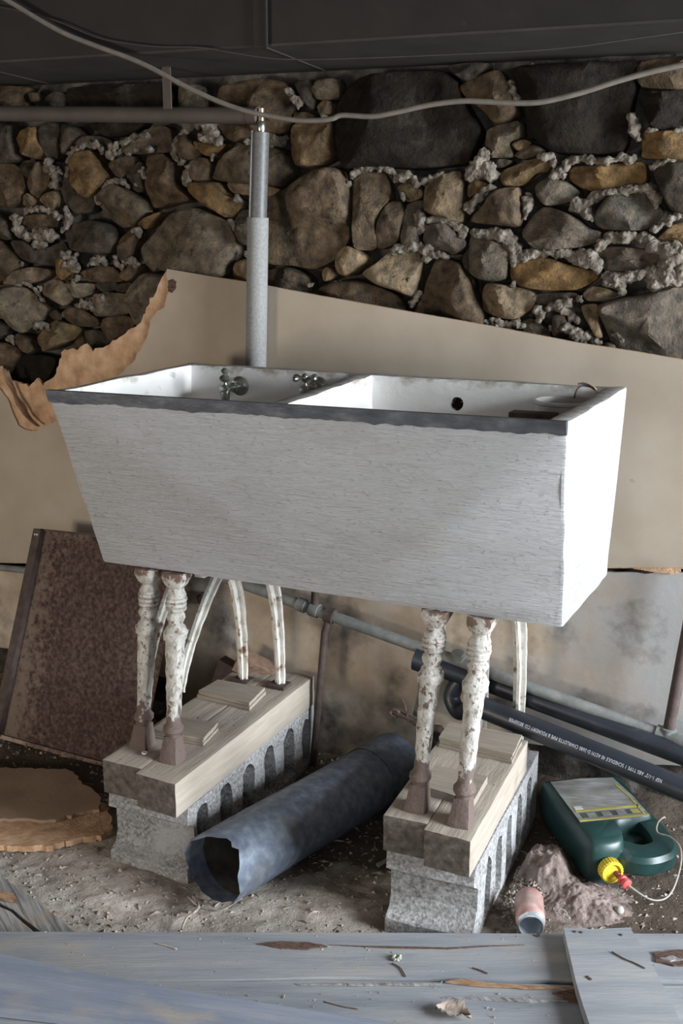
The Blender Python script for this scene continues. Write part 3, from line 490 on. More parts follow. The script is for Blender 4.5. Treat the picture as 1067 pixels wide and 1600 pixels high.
# zinc angle on the front edge
bm = bmesh.new(); n = 90; rows = []
for i in range(n+1):
    x = -.002+(Wt+.002)*i/n; h = .028+.005*nz(V(x, 0, 0), 9)+.005*nz(V(x, 2, 0), 40); z = rimz(x, 0)+.0025; q = lambda d: s*d/.45
    rows.append([bm.verts.new(V(x, .012, z)), bm.verts.new(V(x, -.003, z)), bm.verts.new(V(x, -.0035+q(h*.5), z-h*.5)), bm.verts.new(V(x, -.0035+q(h), z-h)), bm.verts.new(V(x, .004+q(h), z-h)), bm.verts.new(V(x, .014, z-.006))])
for A, B in zip(rows, rows[1:]):
    for k in range(6): bm.faces.new((A[k], A[(k+1) % 6], B[(k+1) % 6], B[k]))
bm.faces.new(rows[0]); bm.faces.new(rows[-1][::-1]); obj('front_rim_band', bm, M_band, tub, smooth=40, label='blue-grey metal edging along the front rim')
# two taps on the back wall of the left basin
def tap(px, py, full):
    w = at(px, py, .562); t = bmesh.new()
    lathe(t, [(0, .026), (.004, .026), (.009, .020), (.012, .012)], w+V(0, .004, 0), V(0, -1, 0), 20); e0 = obj('tap', t, M_nickel, tub, smooth=40)
    b = bmesh.new(); lathe(b, [(0, .010), (.02, .010), (.022, .013), (.028, .013), (.03, .010), (.06, .0105), (.062, .012), (.078, .012), (.08, .006)], w+V(0, -.008, 0), V(0, -1, 0), 14); obj('tap_body', b, M_nickel, e0, smooth=40)
    c = w+V(0, -.075, 0)
    b = bmesh.new(); lathe(b, [(-.03, .011), (-.012, .013), (0, .013), (.008, .009), (.012, .007), (.02, .007)], c, V(0, 0, 1), 14); obj('stem', b, M_nickel, e0, smooth=40)
    b = bmesh.new()
    if full:
        lathe(b, [(.018, .006), (.022, .013), (.028, .015), (.034, .012), (.037, .007), (.041, .0075), (.046, .010), (.051, .008), (.055, .003)], c, V(0, 0, 1), 14)
    else:
        for ang in (-.35, -.35+math.pi, 1.2, 1.2+math.pi):
            d = V(math.cos(ang), math.sin(ang), 0); lathe(b, [(0, .004), (.022, .0042), (.026, .007), (.033, .0085), (.039, .006), (.041, .002)], c+V(0, 0, .03), d, 10)
        lathe(b, [(.018, .006), (.024, .009), (.034, .009), (.040, .006), (.042, .002)], c, V(0, 0, 1), 12)
    obj('handle', b, M_nickel, e0, smooth=40)
tap(374, 603, True); tap(497, 604, False)
# things left standing in the right basin
pail = thing('enamel_pail', (1.085, .47, .8), 'white enamel pail rim showing inside the right basin', 'pail')
bm = bmesh.new(); lathe(bm, [(-.025, .053), (-.024, .055), (.32, .068), (.325, .073), (.331, .073), (.331, .066), (.31, .064), (.01, .05)], V(1.082, .492, .826), V(0, 0, 1), 28, caps=True); obj('pail_wall', bm, M_enamel, pail, smooth=40)
bm = bmesh.new(); box(bm, (.985, .366, .801), (1.088, .410, 1.139), bev=.003); obj('rusty_tin', bm, M_rustdk, label='dark rusty tin standing inside the right basin before the white pail', cat='tin')
bm = bmesh.new(); tube(bm, crom([at(897, 622, .53), at(902, 608, .54), at(912, 602, .55), at(925, 606, .55), at(934, 616, .54), at(936, 640, .53)], 6), .0022, 6); obj('black_wire', bm, M_wire, smooth=True, label='black wire arching out of the right basin', cat='wire')
bm = bmesh.new(); tube(bm, crom([at(903, 600, .565), at(912, 599, .562), at(924, 603, .55), at(932, 612, .54), at(934, 640, .53)], 6), .0026, 6); obj('pink_wire', bm, M_copperwire, smooth=True, label='pinkish wire looping over the back rim of the right basin', cat='wire')

# ------------------------------------------------------------------ cast iron stands
PROF = [(.0, .0265, .9), (.004, .0265, .9), (.058, .0185, .9), (.060, .017, .3), (.064, .0185, 0), (.072, .025, 0), (.080, .025, 0), (.088, .0185, 0), (.094, .0165, .2), (.10, .0160, .3), (.20, .0195, .35), (.287, .0225, .35), (.289, .0275, .35), (.306, .0285, .35), (.309, .0255, .2),
        (.318, .0225, .1), (.325, .0175, 0), (.333, .021, 0), (.340, .0235, 0), (.347, .0215, 0), (.353, .0165, 0), (.358, .0245, 0), (.364, .026, 0), (.3665, .022, 0), (.369, .0262, 0), (.375, .0268, 0), (.3775, .0225, 0), (.380, .0262, 0), (.386, .0265, 0), (.3885, .023, 0), (.393, .0245, 0), (.404, .0195, .1), (.411, .0175, .3), (.418, .024, .6), (.430, .029, .7), (.436, .031, .8), (.45, .031, .8)]
def stand(xt, xb, yb, xr, yr, label, zr=.281):
    t = thing('cast_iron_leg_frame', (xb, .3, .28), label, 'iron stand', 'cast iron frames carrying the tub')
    bm = bmesh.new(); lathe(bm, PROF, V(0, 0, 0), V(0, 0, 1), 20)
    bmesh.ops.subdivide_edges(bm, edges=[e_ for e_ in bm.edges if abs(e_.verts[0].co.z-e_.verts[1].co.z) > .05], cuts=7)
    bm.normal_update()
    for v in bm.verts:
        z = v.co.z; k = .0024 if z > .1 else .001
        if .10 < z < .285:
            k2 = .0012*math.sin((z*160)+math.atan2(v.co.y, v.co.x)*1.0); v.co.x *= 1+k2*25; v.co.y *= 1+k2*25
        v.co += V(nz(v.co+V(xb*9, 0, 0), 60), nz(v.co+V(0, xb*9, 0), 60), .3*nz(v.co, 50))*k
        v.co += V(xb+(xt-xb)*z/.45, yb+(.135+.03-yb)*z/.45, .279)
    obj('front_leg', bm, M_leg, t, smooth=35, label='turned baluster leg with flaking white paint')
    # arch: curved brace from the front leg up under the tub, down to the rear leg
    yt = .165; prof = [(-.011, -.006), (.011, -.006), (.011, .006), (-.011, .006)]
    yc = lambda z: yb+(.165-yb)*(z-.28)/.45; xm = xb*.6+xr*.4
    fb = crom([V(xb, yc(.44)+.010, .44), V(xb, yc(.53)+.032, .53), V(xm, .235, .645), V(xm, .315, .712)], 6)
    def sweep(name, path, wx, th):
        b = bmesh.new(); rings = []
        for i, p in enumerate(path):
            d = (path[min(len(path)-1, i+1)]-path[max(0, i-1)]).normalized(); nrm = V(1, 0, 0).cross(d).normalized()
            w = wx[0]+(wx[1]-wx[0])*i/(len(path)-1); h = th[0]+(th[1]-th[0])*i/(len(path)-1)
            # T section: flange plus web
            sec = [(-w, -.004), (w, -.004), (w, .004), (.004, .004), (.004, h), (-.004, h), (-.004, .004), (-w, .004)]
            rings.append([b.verts.new(p+V(a, 0, 0)+nrm*c) for a, c in sec])
        for A, B in zip(rings, rings[1:]):
            for k in range(8): b.faces.new((A[k], A[(k+1) % 8], B[(k+1) % 8], B[k]))
        b.faces.new(rings[0]); b.faces.new(rings[-1][::-1]); wobble(b, .002, 50); obj(name, b, M_arch, t, smooth=30)
    sweep('front_brace', fb, (.010, .014), (.010, .022))
    rb = crom([V(xr, yr, zr), V(xr, yr-.004, .42), V(xr-.006, yr-.016, .56), V(xr-.016, yr-.05, .655), V(xr-.024, yr-.12, .714)], 6)
    sweep('rear_leg', rb, (.014, .024), (.012, .034))
    bm = bmesh.new(); box(bm, (xr-.028, yr-.03, zr-.0005), (xr+.028, yr+.02, zr+.009), bev=.003); obj('rear_foot', bm, M_rustdk, t)
    bm = bmesh.new(); box(bm, (min(xb, xr)+.0, .19, .711), (max(xb, xr)+.006, yr-.10, .722)); wobble(bm, .001, 30); obj('top_bar', bm, M_arch, t)
stand(.150, .150, .100, .172, .570, 'cast iron leg frame, leftmost of four, nearest the rusty sheet')
stand(.228, .262, .066, .284, .585, 'heavily flaking cast iron leg frame, second from the rusty sheet')
stand(.900, .888, .094, .862, .65, 'white cast iron leg frame, third from the left, before the black pipe fitting', .193)
stand(1.003, .997, .074, .966, .640, 'rightmost of the four white cast iron leg frames', .193)

# ------------------------------------------------------------------ cinder blocks, timbers and shims
def block(name, x0, x1, y0, y1, holes, label, rz):
    M = Matrix.Translation(V((x0+x1)/2, y0, 0)) @ Matrix.Rotation(rz, 4, 'Z') @ Matrix.Translation(-V((x0+x1)/2, y0, 0))
    t = thing(name, ((x0+x1)/2, (y0+y1)/2, 0), label, 'concrete block')
    out = [V(x0, y, z) for y, z in [(y0, .192), (y0-.004, .150), (y0+.012, .140), (y0+.026, .128), (y0+.028, .075), (y0+.018, .045), (y0-.006, .026), (y0-.008, -.03), (y1, -.03), (y1, .192)]]
    def slot(yc, z0, z1, w): return [V(x0, yc+w*math.cos(a)*(1 if True else 1), (z1-w if math.sin(a) > 0 else z0+w*.3)+w*math.sin(a)*(1.2 if math.sin(a) > 0 else .3)) for a in [k*math.pi/8 for k in range(16)]]
    hs = [slot(*h) for h in holes]; bm = bmesh.new(); poly_prism(bm, out, hs, V(x1-x0, 0, 0))
    bmesh.ops.subdivide_edges(bm, edges=[e_ for e_ in bm.edges if e_.calc_length() > .06], cuts=2); bmesh.ops.triangulate(bm, faces=bm.faces[:])
    bmesh.ops.transform(bm, matrix=M, verts=bm.verts[:]); wobble(bm, .003, 40); wobble(bm, .0018, 110); obj('block_shell', bm, M_block, t)
    bm = bmesh.new(); box(bm, (x0+.06, y0+.045, -.02), (x1-.034, y1-.03, .17), M); obj('core_web', bm, M_block, t)
block('cinder_block', .108, .335, .012, .70, [(.080, .02, .165, .030), (.191, .02, .165, .033), (.305, .02, .168, .034), (.424, .02, .168, .033), (.540, .02, .168, .034), (.645, .02, .16, .024)], 'grey cinder block with side slots under the left timbers beside the metal pipe', 0.)
block('cinder_block', .838, 1.040, .045, .66, [(.165, .01, .150, .026), (.262, .01, .150, .026), (.357, .01, .155, .026), (.460, .01, .16, .027), (.56, .01, .16, .026)], 'grey cinder block under the right timbers beside the soda can', .035)
def timber(x0, x1, y0, y1, rz, px, label, skew=0.):
    M = Matrix.Translation(V(px, y0, 0)) @ Matrix.Rotation(rz, 4, 'Z') @ Matrix.Translation(-V(px, y0, 0))
    bm = bmesh.new(); box(bm, (x0, y0, .1925), (x1, y1, .2795), bev=.004)
    for v in bm.verts:
        if v.co.y < y0+.1: v.co.y += skew*(v.co.x-px)
    bmesh.ops.subdivide_edges(bm, edges=[e_ for e_ in bm.edges if e_.calc_length() > .05], cuts=6, use_grid_fill=True); wobble(bm, .0016, 35)
    bm.normal_update()
    for f in bm.faces: f.material_index = 1 if abs(f.normal.y) > .75 else 0
    bmesh.ops.transform(bm, matrix=M, verts=bm.verts[:]); return obj('timber', bm, [M_timber, M_endgrain], smooth=30, label=label, cat='timber', group='timbers on the blocks')
timber(.106, .219, -.006, .71, 0, .106, 'left timber of the pair on the left cinder block, under the leftmost legs')
timber(.2205, .338, -.030, .695, 0, .2205, 'timber with pale right side on the left cinder block, beside the metal pipe', -.08)
timber(.830, .931, .036, .53, .04, .83, 'left timber of the pair on the right cinder block')
timber(.9325, 1.040, .022, .53, .04, .83, 'timber with splintered pale side on the right cinder block, towards the green jug', -.10)
def shim(pts, z0, th, label, nlay):
    bm = bmesh.new(); ps = [V(x, y, z0) for x, y in pts]; c = sum(ps, V(0, 0, 0))/4
    for k in range(nlay):
        ins = 1-.0*k; h = th/nlay; q = [c+(p-c)*(1.0 if k % 2 == 0 else .965)+V(0, 0, k*h) for p in ps]
        poly_prism(bm, rag(q, .03, .002, k), [], V(0, 0, h*.93))
    return obj('shim_board', bm, M_shim, label=label, cat='board', group='moulding scraps lying on the timbers')
shim([(.116, .413), (.124, .508), (.277, .513), (.291, .397)], .2805, .022, 'moulded wood scrap on the left timbers, behind, below the rear legs', 2)
shim([(.145, .150), (.141, .244), (.276, .256), (.292, .160)], .2805, .022, 'layered wood scrap on the left timbers just behind the front legs', 3)
shim([(.826, .407), (.820, .505), (1.012, .506), (1.020, .390)], .2805, .026, 'moulded wood scrap at the far end of the right timbers', 3)
shim([(.868, .165), (.866, .272), (.995, .270), (1.002, .142)], .2805, .020, 'thin wood scrap on the right timbers just behind the front legs', 1)

# ------------------------------------------------------------------ galvanised stove pipe on the floor
sp = thing('stove_pipe', (.5, .3, 0), 'galvanised round pipe with torn open end lying between the blocks', 'metal pipe')
A = V(.448, -.050, .094); B = V(.625, .63, .092); ax = (B-A).normalized(); sx = V(ax.y, -ax.x, 0).normalized(); sz = sx.cross(ax)
def shell(bm, rad, t0, t1, inner, jag):
    n = 44; m = 26; rows = []
    for i in range(m+1):
        row = []
        for k in range(n):
            th = 2*math.pi*k/n; t = t0+(t1-t0)*i/m; cc = V(math.cos(th), math.sin(th), 0)
            if i == 0 and jag: t += .045*nz(cc*1.3+V(0, 0, 3.3))+.014*nz(cc*5+V(0, 0, 9))
            r = rad*(1+.035*nz(V(math.cos(th)*1.2, math.sin(th)*1.2, t*3)))
            p = A+ax*t+sx*(r*1.02*math.cos(th))+sz*(r*math.sin(th)*.97); row.append(bm.verts.new(p))
        rows.append(row)
    for a, b in zip(rows, rows[1:]):
        for k in range(n): bm.faces.new((a[k], a[(k+1) % n], b[(k+1) % n], b[k]))
    return rows
bm = bmesh.new(); shell(bm, .088, 0, .60, False, True)
bmesh.ops.solidify(bm, geom=bm.faces[:], thickness=.0025); obj('pipe_wall', bm, M_zinc, sp, smooth=40)
bm = bmesh.new(); shell(bm, .0905, .575, .70, False, False); bmesh.ops.solidify(bm, geom=bm.faces[:], thickness=.0025); obj('pipe_collar', bm, M_zinc, sp, smooth=40)
bm = bmesh.new(); shell(bm, .0845, .045, .69, True, False); obj('pipe_lining', bm, M_pipein, sp, smooth=True, label='dark inside of the pipe')
bm = bmesh.new(); tube(bm, crom([A+V(-.06, -.03, -.07), A+V(-.02, -.035, -.085), A+V(.03, -.03, -.08), A+V(.07, .0, -.055)], 5), .0018, 5); obj('root_strand', bm, M_chip, smooth=True, label='thin pale root strand at the mouth of the metal pipe', cat='root')

# ------------------------------------------------------------------ left side: rusty sheet, fibreboard scrap, planks
sh = thing('rusty_metal_sheet', (-.3, .45, 0), 'rust mottled metal panel with a dark flange leaning at the left', 'metal sheet')
bl, br, tl, tr = V(-.632, .432, .012), V(-.105, .425, .0), V(-.552, .598, .646), V(-.025, .598, .66)
bm = bmesh.new(); n = 24; f = [[bm.verts.new(bl.lerp(br, i/n).lerp(tl.lerp(tr, i/n), j/n)+V(0, .004*nz(V(i*.2, j*.2, 5)), 0)) for i in range(n+1)] for j in range(n+1)]
for j in range(n):
    for i in range(n): bm.faces.new((f[j][i], f[j][i+1], f[j+1][i+1], f[j+1][i]))
bmesh.ops.solidify(bm, geom=bm.faces[:], thickness=.002); obj('sheet_panel', bm, M_rust, sh, smooth=30)
def edge_bar(name, p, q, w, d, m):
    bm = bmesh.new(); u_ = (q-p).normalized(); nrm = V(0, -.96, .27); side = u_.cross(nrm).normalized()
    vs = [bm.verts.new(b_+side*a+nrm*c) for b_ in (p, q) for a, c in ((-w, 0), (w, 0), (w, d), (-w, d))]
    for a, b_ in ((0, 1), (1, 2), (2, 3), (3, 0)): bm.faces.new((vs[a], vs[b_], vs[b_+4], vs[a+4]))
    bm.faces.new(vs[:4]); bm.faces.new(vs[4:][::-1]); return obj(name, bm, m, sh)
edge_bar('left_flange', bl, tl, .014, .022, M_rustdk); edge_bar('top_fold', tl, tr, .003, .008, M_rustdk); edge_bar('bottom_fold', bl, br, .006, .010, M_rust)
for k in (.010, .018):
    bm = bmesh.new(); lathe(bm, [(0, .0035), (.003, .003), (.004, .001)], tl.lerp(bl, .022)+V(-.012+k, -.022, .005), V(0, -.96, .27), 8); obj('bolt_hole', bm, M_white, sh)
fs = thing('fibreboard_scrap', (-.2, .1, 0), 'torn scrap of brown fibreboard lying flat on the floor at the left edge', 'fibreboard')
p1 = [atz(x, y, .024) for x, y in [(-60,1192),(0,1199),(60,1201),(110,1203),(128,1222),(146,1236),(160,1254),(152,1264),(120,1270),(80,1282),(40,1279),(0,1280),(-60,1278)]]
p2 = [atz(x, y, .014) for x, y in [(-60,1215),(0,1216),(100,1214),(150,1240),(168,1262),(176,1294),(150,1306),(118,1310),(80,1320),(40,1322),(0,1320),(-60,1318)]]
bm = bmesh.new(); poly_prism(bm, rag(p2, .010, .012, 2), [], V(0, 0, -.016)); wobble(bm, .002, 60); obj('fibre_core', bm, M_fibre, fs)
bm = bmesh.new(); poly_prism(bm, rag(p1, .012, .012, 5), [], V(0, 0, -.009)); obj('face_sheet', bm, mat('brown_board_face', [(.3, (.24, .155, .10)), (.7, (.33, .225, .155))], scale=8, rough=.9, bump=.2), fs)
bm = bmesh.new(); pw = [V(-.66, .40, .0), V(-.655, .40, .13), V(-.75, .40, .14), V(-.75, .40, .0)]; poly_prism(bm, pw, [], V(0, .012, 0)); obj('white_board_scrap', bm, M_white, label='sliver of white board left of the rusty sheet', cat='board')
for k, (pp, lb_) in enumerate([([(-60,1345),(0,1368),(60,1408),(122,1460),(70,1462),(20,1420),(-60,1382)], 'weathered grey plank end, upper one at the left edge of the floor'), ([(-60,1388),(16,1424),(62,1464),(-60,1470)], 'weathered split grey plank, lower one at the left edge of the floor')]):
    bm = bmesh.new(); q = [atz(x, y, .022) for x, y in pp]; poly_prism(bm, rag(q, .03, .002, k), [], V(0, 0, -.024)); obj('weathered_plank', bm, M_oldwood, label=lb_, cat='plank', group='grey planks at the left edge')
bm = bmesh.new(); q = [atz(x, y, .024) for x, y in [(0, 1394), (20, 1400), (28, 1412), (8, 1408), (-10, 1402)]]; poly_prism(bm, rag(q, .01, .003), [], V(0, 0, .006)); obj('bark_flake', bm, M_rawwood, label='orange brown wood flake on the left grey plank', cat='wood flake')
# offcuts behind the left legs
bm = bmesh.new(); Mx = Matrix.Translation(at(398, 1042, .66)) @ Matrix.Rotation(math.radians(28), 4, 'Y') @ Matrix.Rotation(.35, 4, 'Z'); box(bm, (-.058, -.03, -.026), (.058, .03, .026), Mx, bev=.003); obj('wood_offcut', bm, M_brick, label='brown wood offcut tilted behind the left rear legs', cat='wood offcut')
bm = bmesh.new(); Mx = Matrix.Translation(at(364, 1052, .67)) @ Matrix.Rotation(math.radians(20), 4, 'Y'); box(bm, (-.05, -.02, -.05), (.04, .02, .03), Mx, bev=.003); obj('wood_offcut', bm, M_rustdk, label='dark offcut behind the leftmost rear leg', cat='wood offcut')

# ------------------------------------------------------------------ pipes on the wall
gp = thing('grey_wall_pipe', (.8, .69, .3), 'grey steel pipe sloping along the wall below the tub with tees', 'pipe')
P0, P1 = at(300, 884, .695), at(1040, 1150, .66)
def gl(t): return P0.lerp(P1, t)
bm = bmesh.new(); tube(bm, [gl(.02), gl(.985)], .0165, 14); obj('main_pipe', bm, M_greypipe, gp, smooth=40)
for px, r_ in ((490, .021), (515, .0225), (470, .020)):
    t = min(((abs(1067*0+px-(533.5+FPX*(gl(k/200)-CAM).dot(_R)/(gl(k/200)-CAM).dot(_F))), k/200) for k in range(200)))[1]
    bm = bmesh.new(); lathe(bm, [(-.014, r_-.003), (-.013, r_), (.013, r_), (.014, r_-.003)], gl(t), (P1-P0), 14); obj('coupling', bm, M_rustdk if px == 515 else M_greypipe, gp, smooth=40)
    if px == 515: tee = gl(t)
    if px == 490: tee2 = gl(t)
bm = bmesh.new(); tube(bm, [tee, V(tee.x-.012, tee.y-.01, tee.z-.05), at(489, 1196, .66)], [.011, .0105, .0105], 10); obj('drop_pipe', bm, M_rustdk, gp, smooth=40, label='thin dark pipe dropping to the floor')
bm = bmesh.new(); tube(bm, [tee2, V(tee2.x+.004, tee2.y, tee2.z+.14)], .011, 10); obj('riser_stub', bm, M_rustdk, gp, smooth=40)
bm = bmesh.new(); e0 = at(1043, 1150, .66); tube(bm, [e0, at(1066, 1025, .67), at(1074, 985, .675), at(1090, 890, .68)], .0145, 12); obj('right_riser', bm, M_rustdk, gp, smooth=40, label='rust brown riser pipe at the right edge')
bm = bmesh.new(); lathe(bm, [(-.02, .021), (.02, .021), (.022, .017)], e0, at(1066, 1025, .67)-e0, 14); lathe(bm, [(-.03, .02), (.03, .02)], e0, P1-P0, 14); obj('elbow', bm, M_greypipe, gp, smooth=40)
bm = bmesh.new(); tube(bm, [e0, at(1110, 1180, .63)], .022, 12); obj('right_stub', bm, M_greypipe, gp, smooth=40)
bm = bmesh.new(); tube(bm, [at(-150, 878, .705), at(0, 887, .705), at(190, 906, .70)], .011, 12); obj('wall_conduit', bm, M_greypipe, smooth=40, label='pale grey conduit on the wall at the left edge', cat='conduit')
bm = bmesh.new(); lathe(bm, [(0, .022), (.012, .022), (.014, .014), (.022, .013)], at(320, 935, .73), V(0, -1, 0), 8); obj('bolt_head', bm, M_rustdk, label='dark bolt on the wallboard behind the left legs', cat='bolt')
# brown pipe and insulated drop
bpipe = thing('brown_overhead_pipe', (-.2, .70, 1.85), 'brown painted pipe running in from the left below the duct', 'pipe')
bm = bmesh.new(); a, b = at(-260, 175, .71), at(404, 181, .70); tube(bm, [a, b], .0215, 16); obj('pipe_run', bm, M_brownpipe, bpipe, smooth=40)
bm = bmesh.new(); lathe(bm, [(-.03, .0225), (.0, .0235), (.002, .012)], b, b-a, 16); obj('end_cap', bm, M_brownpipe, bpipe, smooth=40)
hp = at(270, 165, .70); bm = bmesh.new(); box(bm, (hp.x-.013, .672, hp.z-.012), (hp.x+.013, .676, 1.985)); obj('hanger_strap', bm, M_brownpipe, bpipe)
ip = thing('insulated_drop_pipe', (.16, .69, .8), 'vertical pipe wrapped in grey foam dropping behind the tub', 'insulated pipe')
q0, q1, q2 = at(408, 182, .695), at(403, 340, .695), at(400, 566, .695); dirn = (q2-q1).normalized(); qe = q2+dirn*.30
bm = bmesh.new(); tube(bm, [q0+V(0, 0, .02), q0+V(0, 0, -.04), q1], .0085, 12); obj('copper_pipe', bm, M_copper, ip, smooth=40, label='soldered copper pipe end')
bm = bmesh.new(); lathe(bm, [(0, .010), (.004, .0125), (.02, .0125), (.03, .010)], q0+V(0, 0, -.012), V(0, 0, -1), 12); obj('solder_joint', bm, M_nickel, ip, smooth=40)
u0 = at(407, 207, .695); bm = bmesh.new(); tube(bm, [u0, q1+dirn*.004], .0240, 20); obj('upper_sleeve', bm, M_foamdk, ip, smooth=40)
bm = bmesh.new(); tube(bm, [u0+V(-.014, -.021, .004), q1+V(-.014, -.021, 0)], .0028, 6); obj('sleeve_seam', bm, M_foam, ip, smooth=True)
bm = bmesh.new(); tube(bm, [q1, qe], .0290, 22); obj('lower_sleeve', bm, M_foam, ip, smooth=40)

# ------------------------------------------------------------------ cable and wire under the duct
cab = [(-60,-40),(10,0),(60,30),(100,52),(150,72),(200,90),(240,108),(280,130),(315,147),(350,162),(390,175),(430,183),(465,188),(500,188),(520,185),(535,180),(580,182),(620,175),(670,164),(720,158),(760,159),(800,161),(840,160),(880,152),(920,141),(960,128),(1010,114),(1067,101),(1130,88)]
bm = bmesh.new(); cp = crom([at(x, y, .47-.04*math.sin(i*.7)*0) for i, (x, y) in enumerate(cab)], 5); tube(bm, cp, .0062, 10); bmesh.ops.scale(bm, vec=V(1, 1, 1), verts=bm.verts[:]); obj('sagging_cable', bm, M_cable, smooth=True, label='white electrical cable sagging across under the duct', cat='cable')
wr = [(-40,8),(0,11),(80,30),(150,58),(200,68),(250,73),(310,74),(360,82),(420,91),(480,93),(560,91),(640,88),(730,84),(820,80),(900,73),(980,62),(1067,50),(1120,44)]
bm = bmesh.new(); tube(bm, crom([at(x, y, .484) for x, y in wr], 4), .0018, 6); obj('thin_wire', bm, M_wire, smooth=True, label='thin dark wire strung along the duct', cat='wire')

# ------------------------------------------------------------------ black plastic pipes
RP = .029
pa0, pa1 = at(735, 1098, .600), at(1067, 1233, .50); pae = pa1+(pa1-pa0)*.9
pa = thing('printed_black_pipe', (1.1, .6, .2), 'front black plastic pipe with pale printed lettering passing over the green jug', 'plastic pipe')
bm = bmesh.new(); tube(bm, [pa0, pae], RP, 24); obj('pipe_wall', bm, M_abs, pa, smooth=40)
fc = bpy.data.curves.new('t', 'FONT'); fc.body = 'NSF 1-1/2" ABS TYPE 1 SCHEDULE 40 ASTM D-2680 CHARLOTTE PIPE & FOUNDRY CO. BESSEMER'; fc.size = .0125; fc.space_character = 1.1
fo = bpy.data.objects.new('t', fc); COL.objects.link(fo); dg = bpy.context.evaluated_depsgraph_get(); tm = bpy.data.meshes.new_from_object(fo.evaluated_get(dg)); bpy.data.objects.remove(fo)
ax2 = (pa1-pa0).normalized(); toc = (CAM-pa0.lerp(pa1, .6)); toc = (toc-ax2*toc.dot(ax2)).normalized(); upv = ax2.cross(toc).normalized()
if upv.z < 0: upv = -upv
wtx = max(v.co.x for v in tm.vertices); start = at(1036, 1233, .51); ts = (start-pa0).dot(ax2); te = (at(800, 1133, .58)-pa0).dot(ax2); kx = (ts-te)/wtx
bm = bmesh.new(); bm.from_mesh(tm); bmesh.ops.subdivide_edges(bm, edges=bm.edges[:], cuts=1)
for v in bm.verts:
    th = -.10-(v.co.y-.005)/RP; rr_ = RP+.0006
    v.co = pa0+ax2*(ts-v.co.x*kx)+toc*(rr_*math.cos(th))+upv*(rr_*math.sin(th))
obj('pipe_print', bm, M_print, pa, label='upside down pale printed lettering')
b0, b1 = at(765, 1066, .698), at(1067, 1178, .64)
bm = bmesh.new(); tube(bm, [b0, b1+(b1-b0)*.9], .0285, 24); obj('black_pipe', bm, M_abs, smooth=40, label='plain black plastic pipe lying behind the printed one', cat='plastic pipe')
ft = thing('black_trap_fitting', (.74, .68, .3), 'black plastic trap fitting with grey plug behind the right front legs', 'pipe fitting')
c0, c1 = at(650, 1027, .675), at(745, 1062, .675)
bm = bmesh.new(); lathe(bm, [(0, .034), (.001, .036), (.030, .036), (.031, .028)], c0, c1-c0, 20); obj('hub', bm, M_abs, ft, smooth=40)
bm = bmesh.new(); tube(bm, [c0+(c1-c0)*.1, c0.lerp(c1, .6), c1], [.029, .030, .028], 18); obj('tee_body', bm, M_abs, ft, smooth=40)
bm = bmesh.new(); tube(bm, crom([at(728, 1056, .68), at(712, 1072, .675), at(706, 1092, .67), at(718, 1112, .65), at(738, 1104, .605)], 6), .023, 16); obj('bend', bm, M_abs, ft, smooth=40)
bm = bmesh.new(); pg = at(716, 1030, .672); lathe(bm, [(0, .020), (.014, .020), (.015, .018), (.022, .018), (.023, .003)], pg, V(0, -.25, 1), 14); obj('plug', bm, M_greypipe, ft, smooth=40, label='grey plug')
bm = bmesh.new(); tube(bm, [at(666, 1045, .68), at(660, 1085, .675), at(652, 1118, .67)], [.018, .015, .013], 12); obj('strap_down', bm, M_greypipe, ft, smooth=40)
cl_ = thing('rusty_clamp', (.69, .6, .22), 'rusted pipe clamp lying behind the third leg', 'clamp')
bm = bmesh.new(); tube(bm, crom([at(620, 1114, .62), at(638, 1122, .62), at(660, 1134, .62), at(690, 1140, .62)], 5), [.008]*8+[.010]*8, 10); wobble(bm, .003, 60); obj('clamp_arm', bm, M_rustdk, cl_, smooth=True)
bm = bmesh.new(); ctr = at(617, 1113, .62); tube(bm, [ctr+V(.013*math.cos(a), -.002, .010*math.sin(a)) for a in [k*math.pi/6 for k in range(13)]], .0045, 8); obj('clamp_eye', bm, M_rust, cl_, smooth=True)
bm = bmesh.new(); tube(bm, [at(638, 1126, .615), at(632, 1100, .62), at(628, 1092, .62)], [.004, .003, .002], 6); obj('clamp_tang', bm, M_rust, cl_, smooth=True)

# ------------------------------------------------------------------ green jug
jug = thing('green_plastic_jug', (1.225, .55, 0), 'dark green plastic jug with faded label lying on its side at the right', 'jug')
uv = V(.57, -.82, 0).normalized(); vv = V(-uv.y, uv.x, 0); O = V(1.222, .560, .008)
TH = .118
def J(a, b, h): return O+uv*(a*1.05-.004)+vv*(b*1.05)+V(0, 0, h)
def jugshape(bm, outline, lay):
    c = (sum(p[0] for p in outline)/len(outline), sum(p[1] for p in outline)/len(outline)); rings = []
    sm = [(p.x, p.y) for p in crom([V(a, b, 0) for a, b in outline], 4, True)]
    for h, ins in lay:
        ring = []
        for a, b in sm:
            d = V(a-c[0], b-c[1], 0); L_ = d.length; k = max(0, (L_-ins)/L_); ring.append(bm.verts.new(J(c[0]+d.x*k, c[1]+d.y*k, h)))
        rings.append(ring)
    n = len(sm)
    for A_, B_ in zip(rings, rings[1:]):
        for k in range(n): bm.faces.new((A_[k], A_[(k+1) % n], B_[(k+1) % n], B_[k]))
    bm.faces.new(rings[0][::-1]); bm.faces.new(rings[-1])
lay = [(0, .022), (.006, .009), (.018, .002), (.04, 0), (TH-.03, 0), (TH-.012, .004), (TH-.004, .011), (TH, .022)]
bm = bmesh.new(); jugshape(bm, [(-.165, -.085), (-.168, 0), (-.165, .085), (-.150, .104), (-.05, .107), (.030, .106), (.045, .085), (.050, .02), (.07, -.005), (.125, -.01), (.150, -.030), (.152, -.085), (.120, -.104), (.0, -.107), (-.15, -.104)], lay)
obj('jug_body', bm, M_jug, jug, smooth=45)
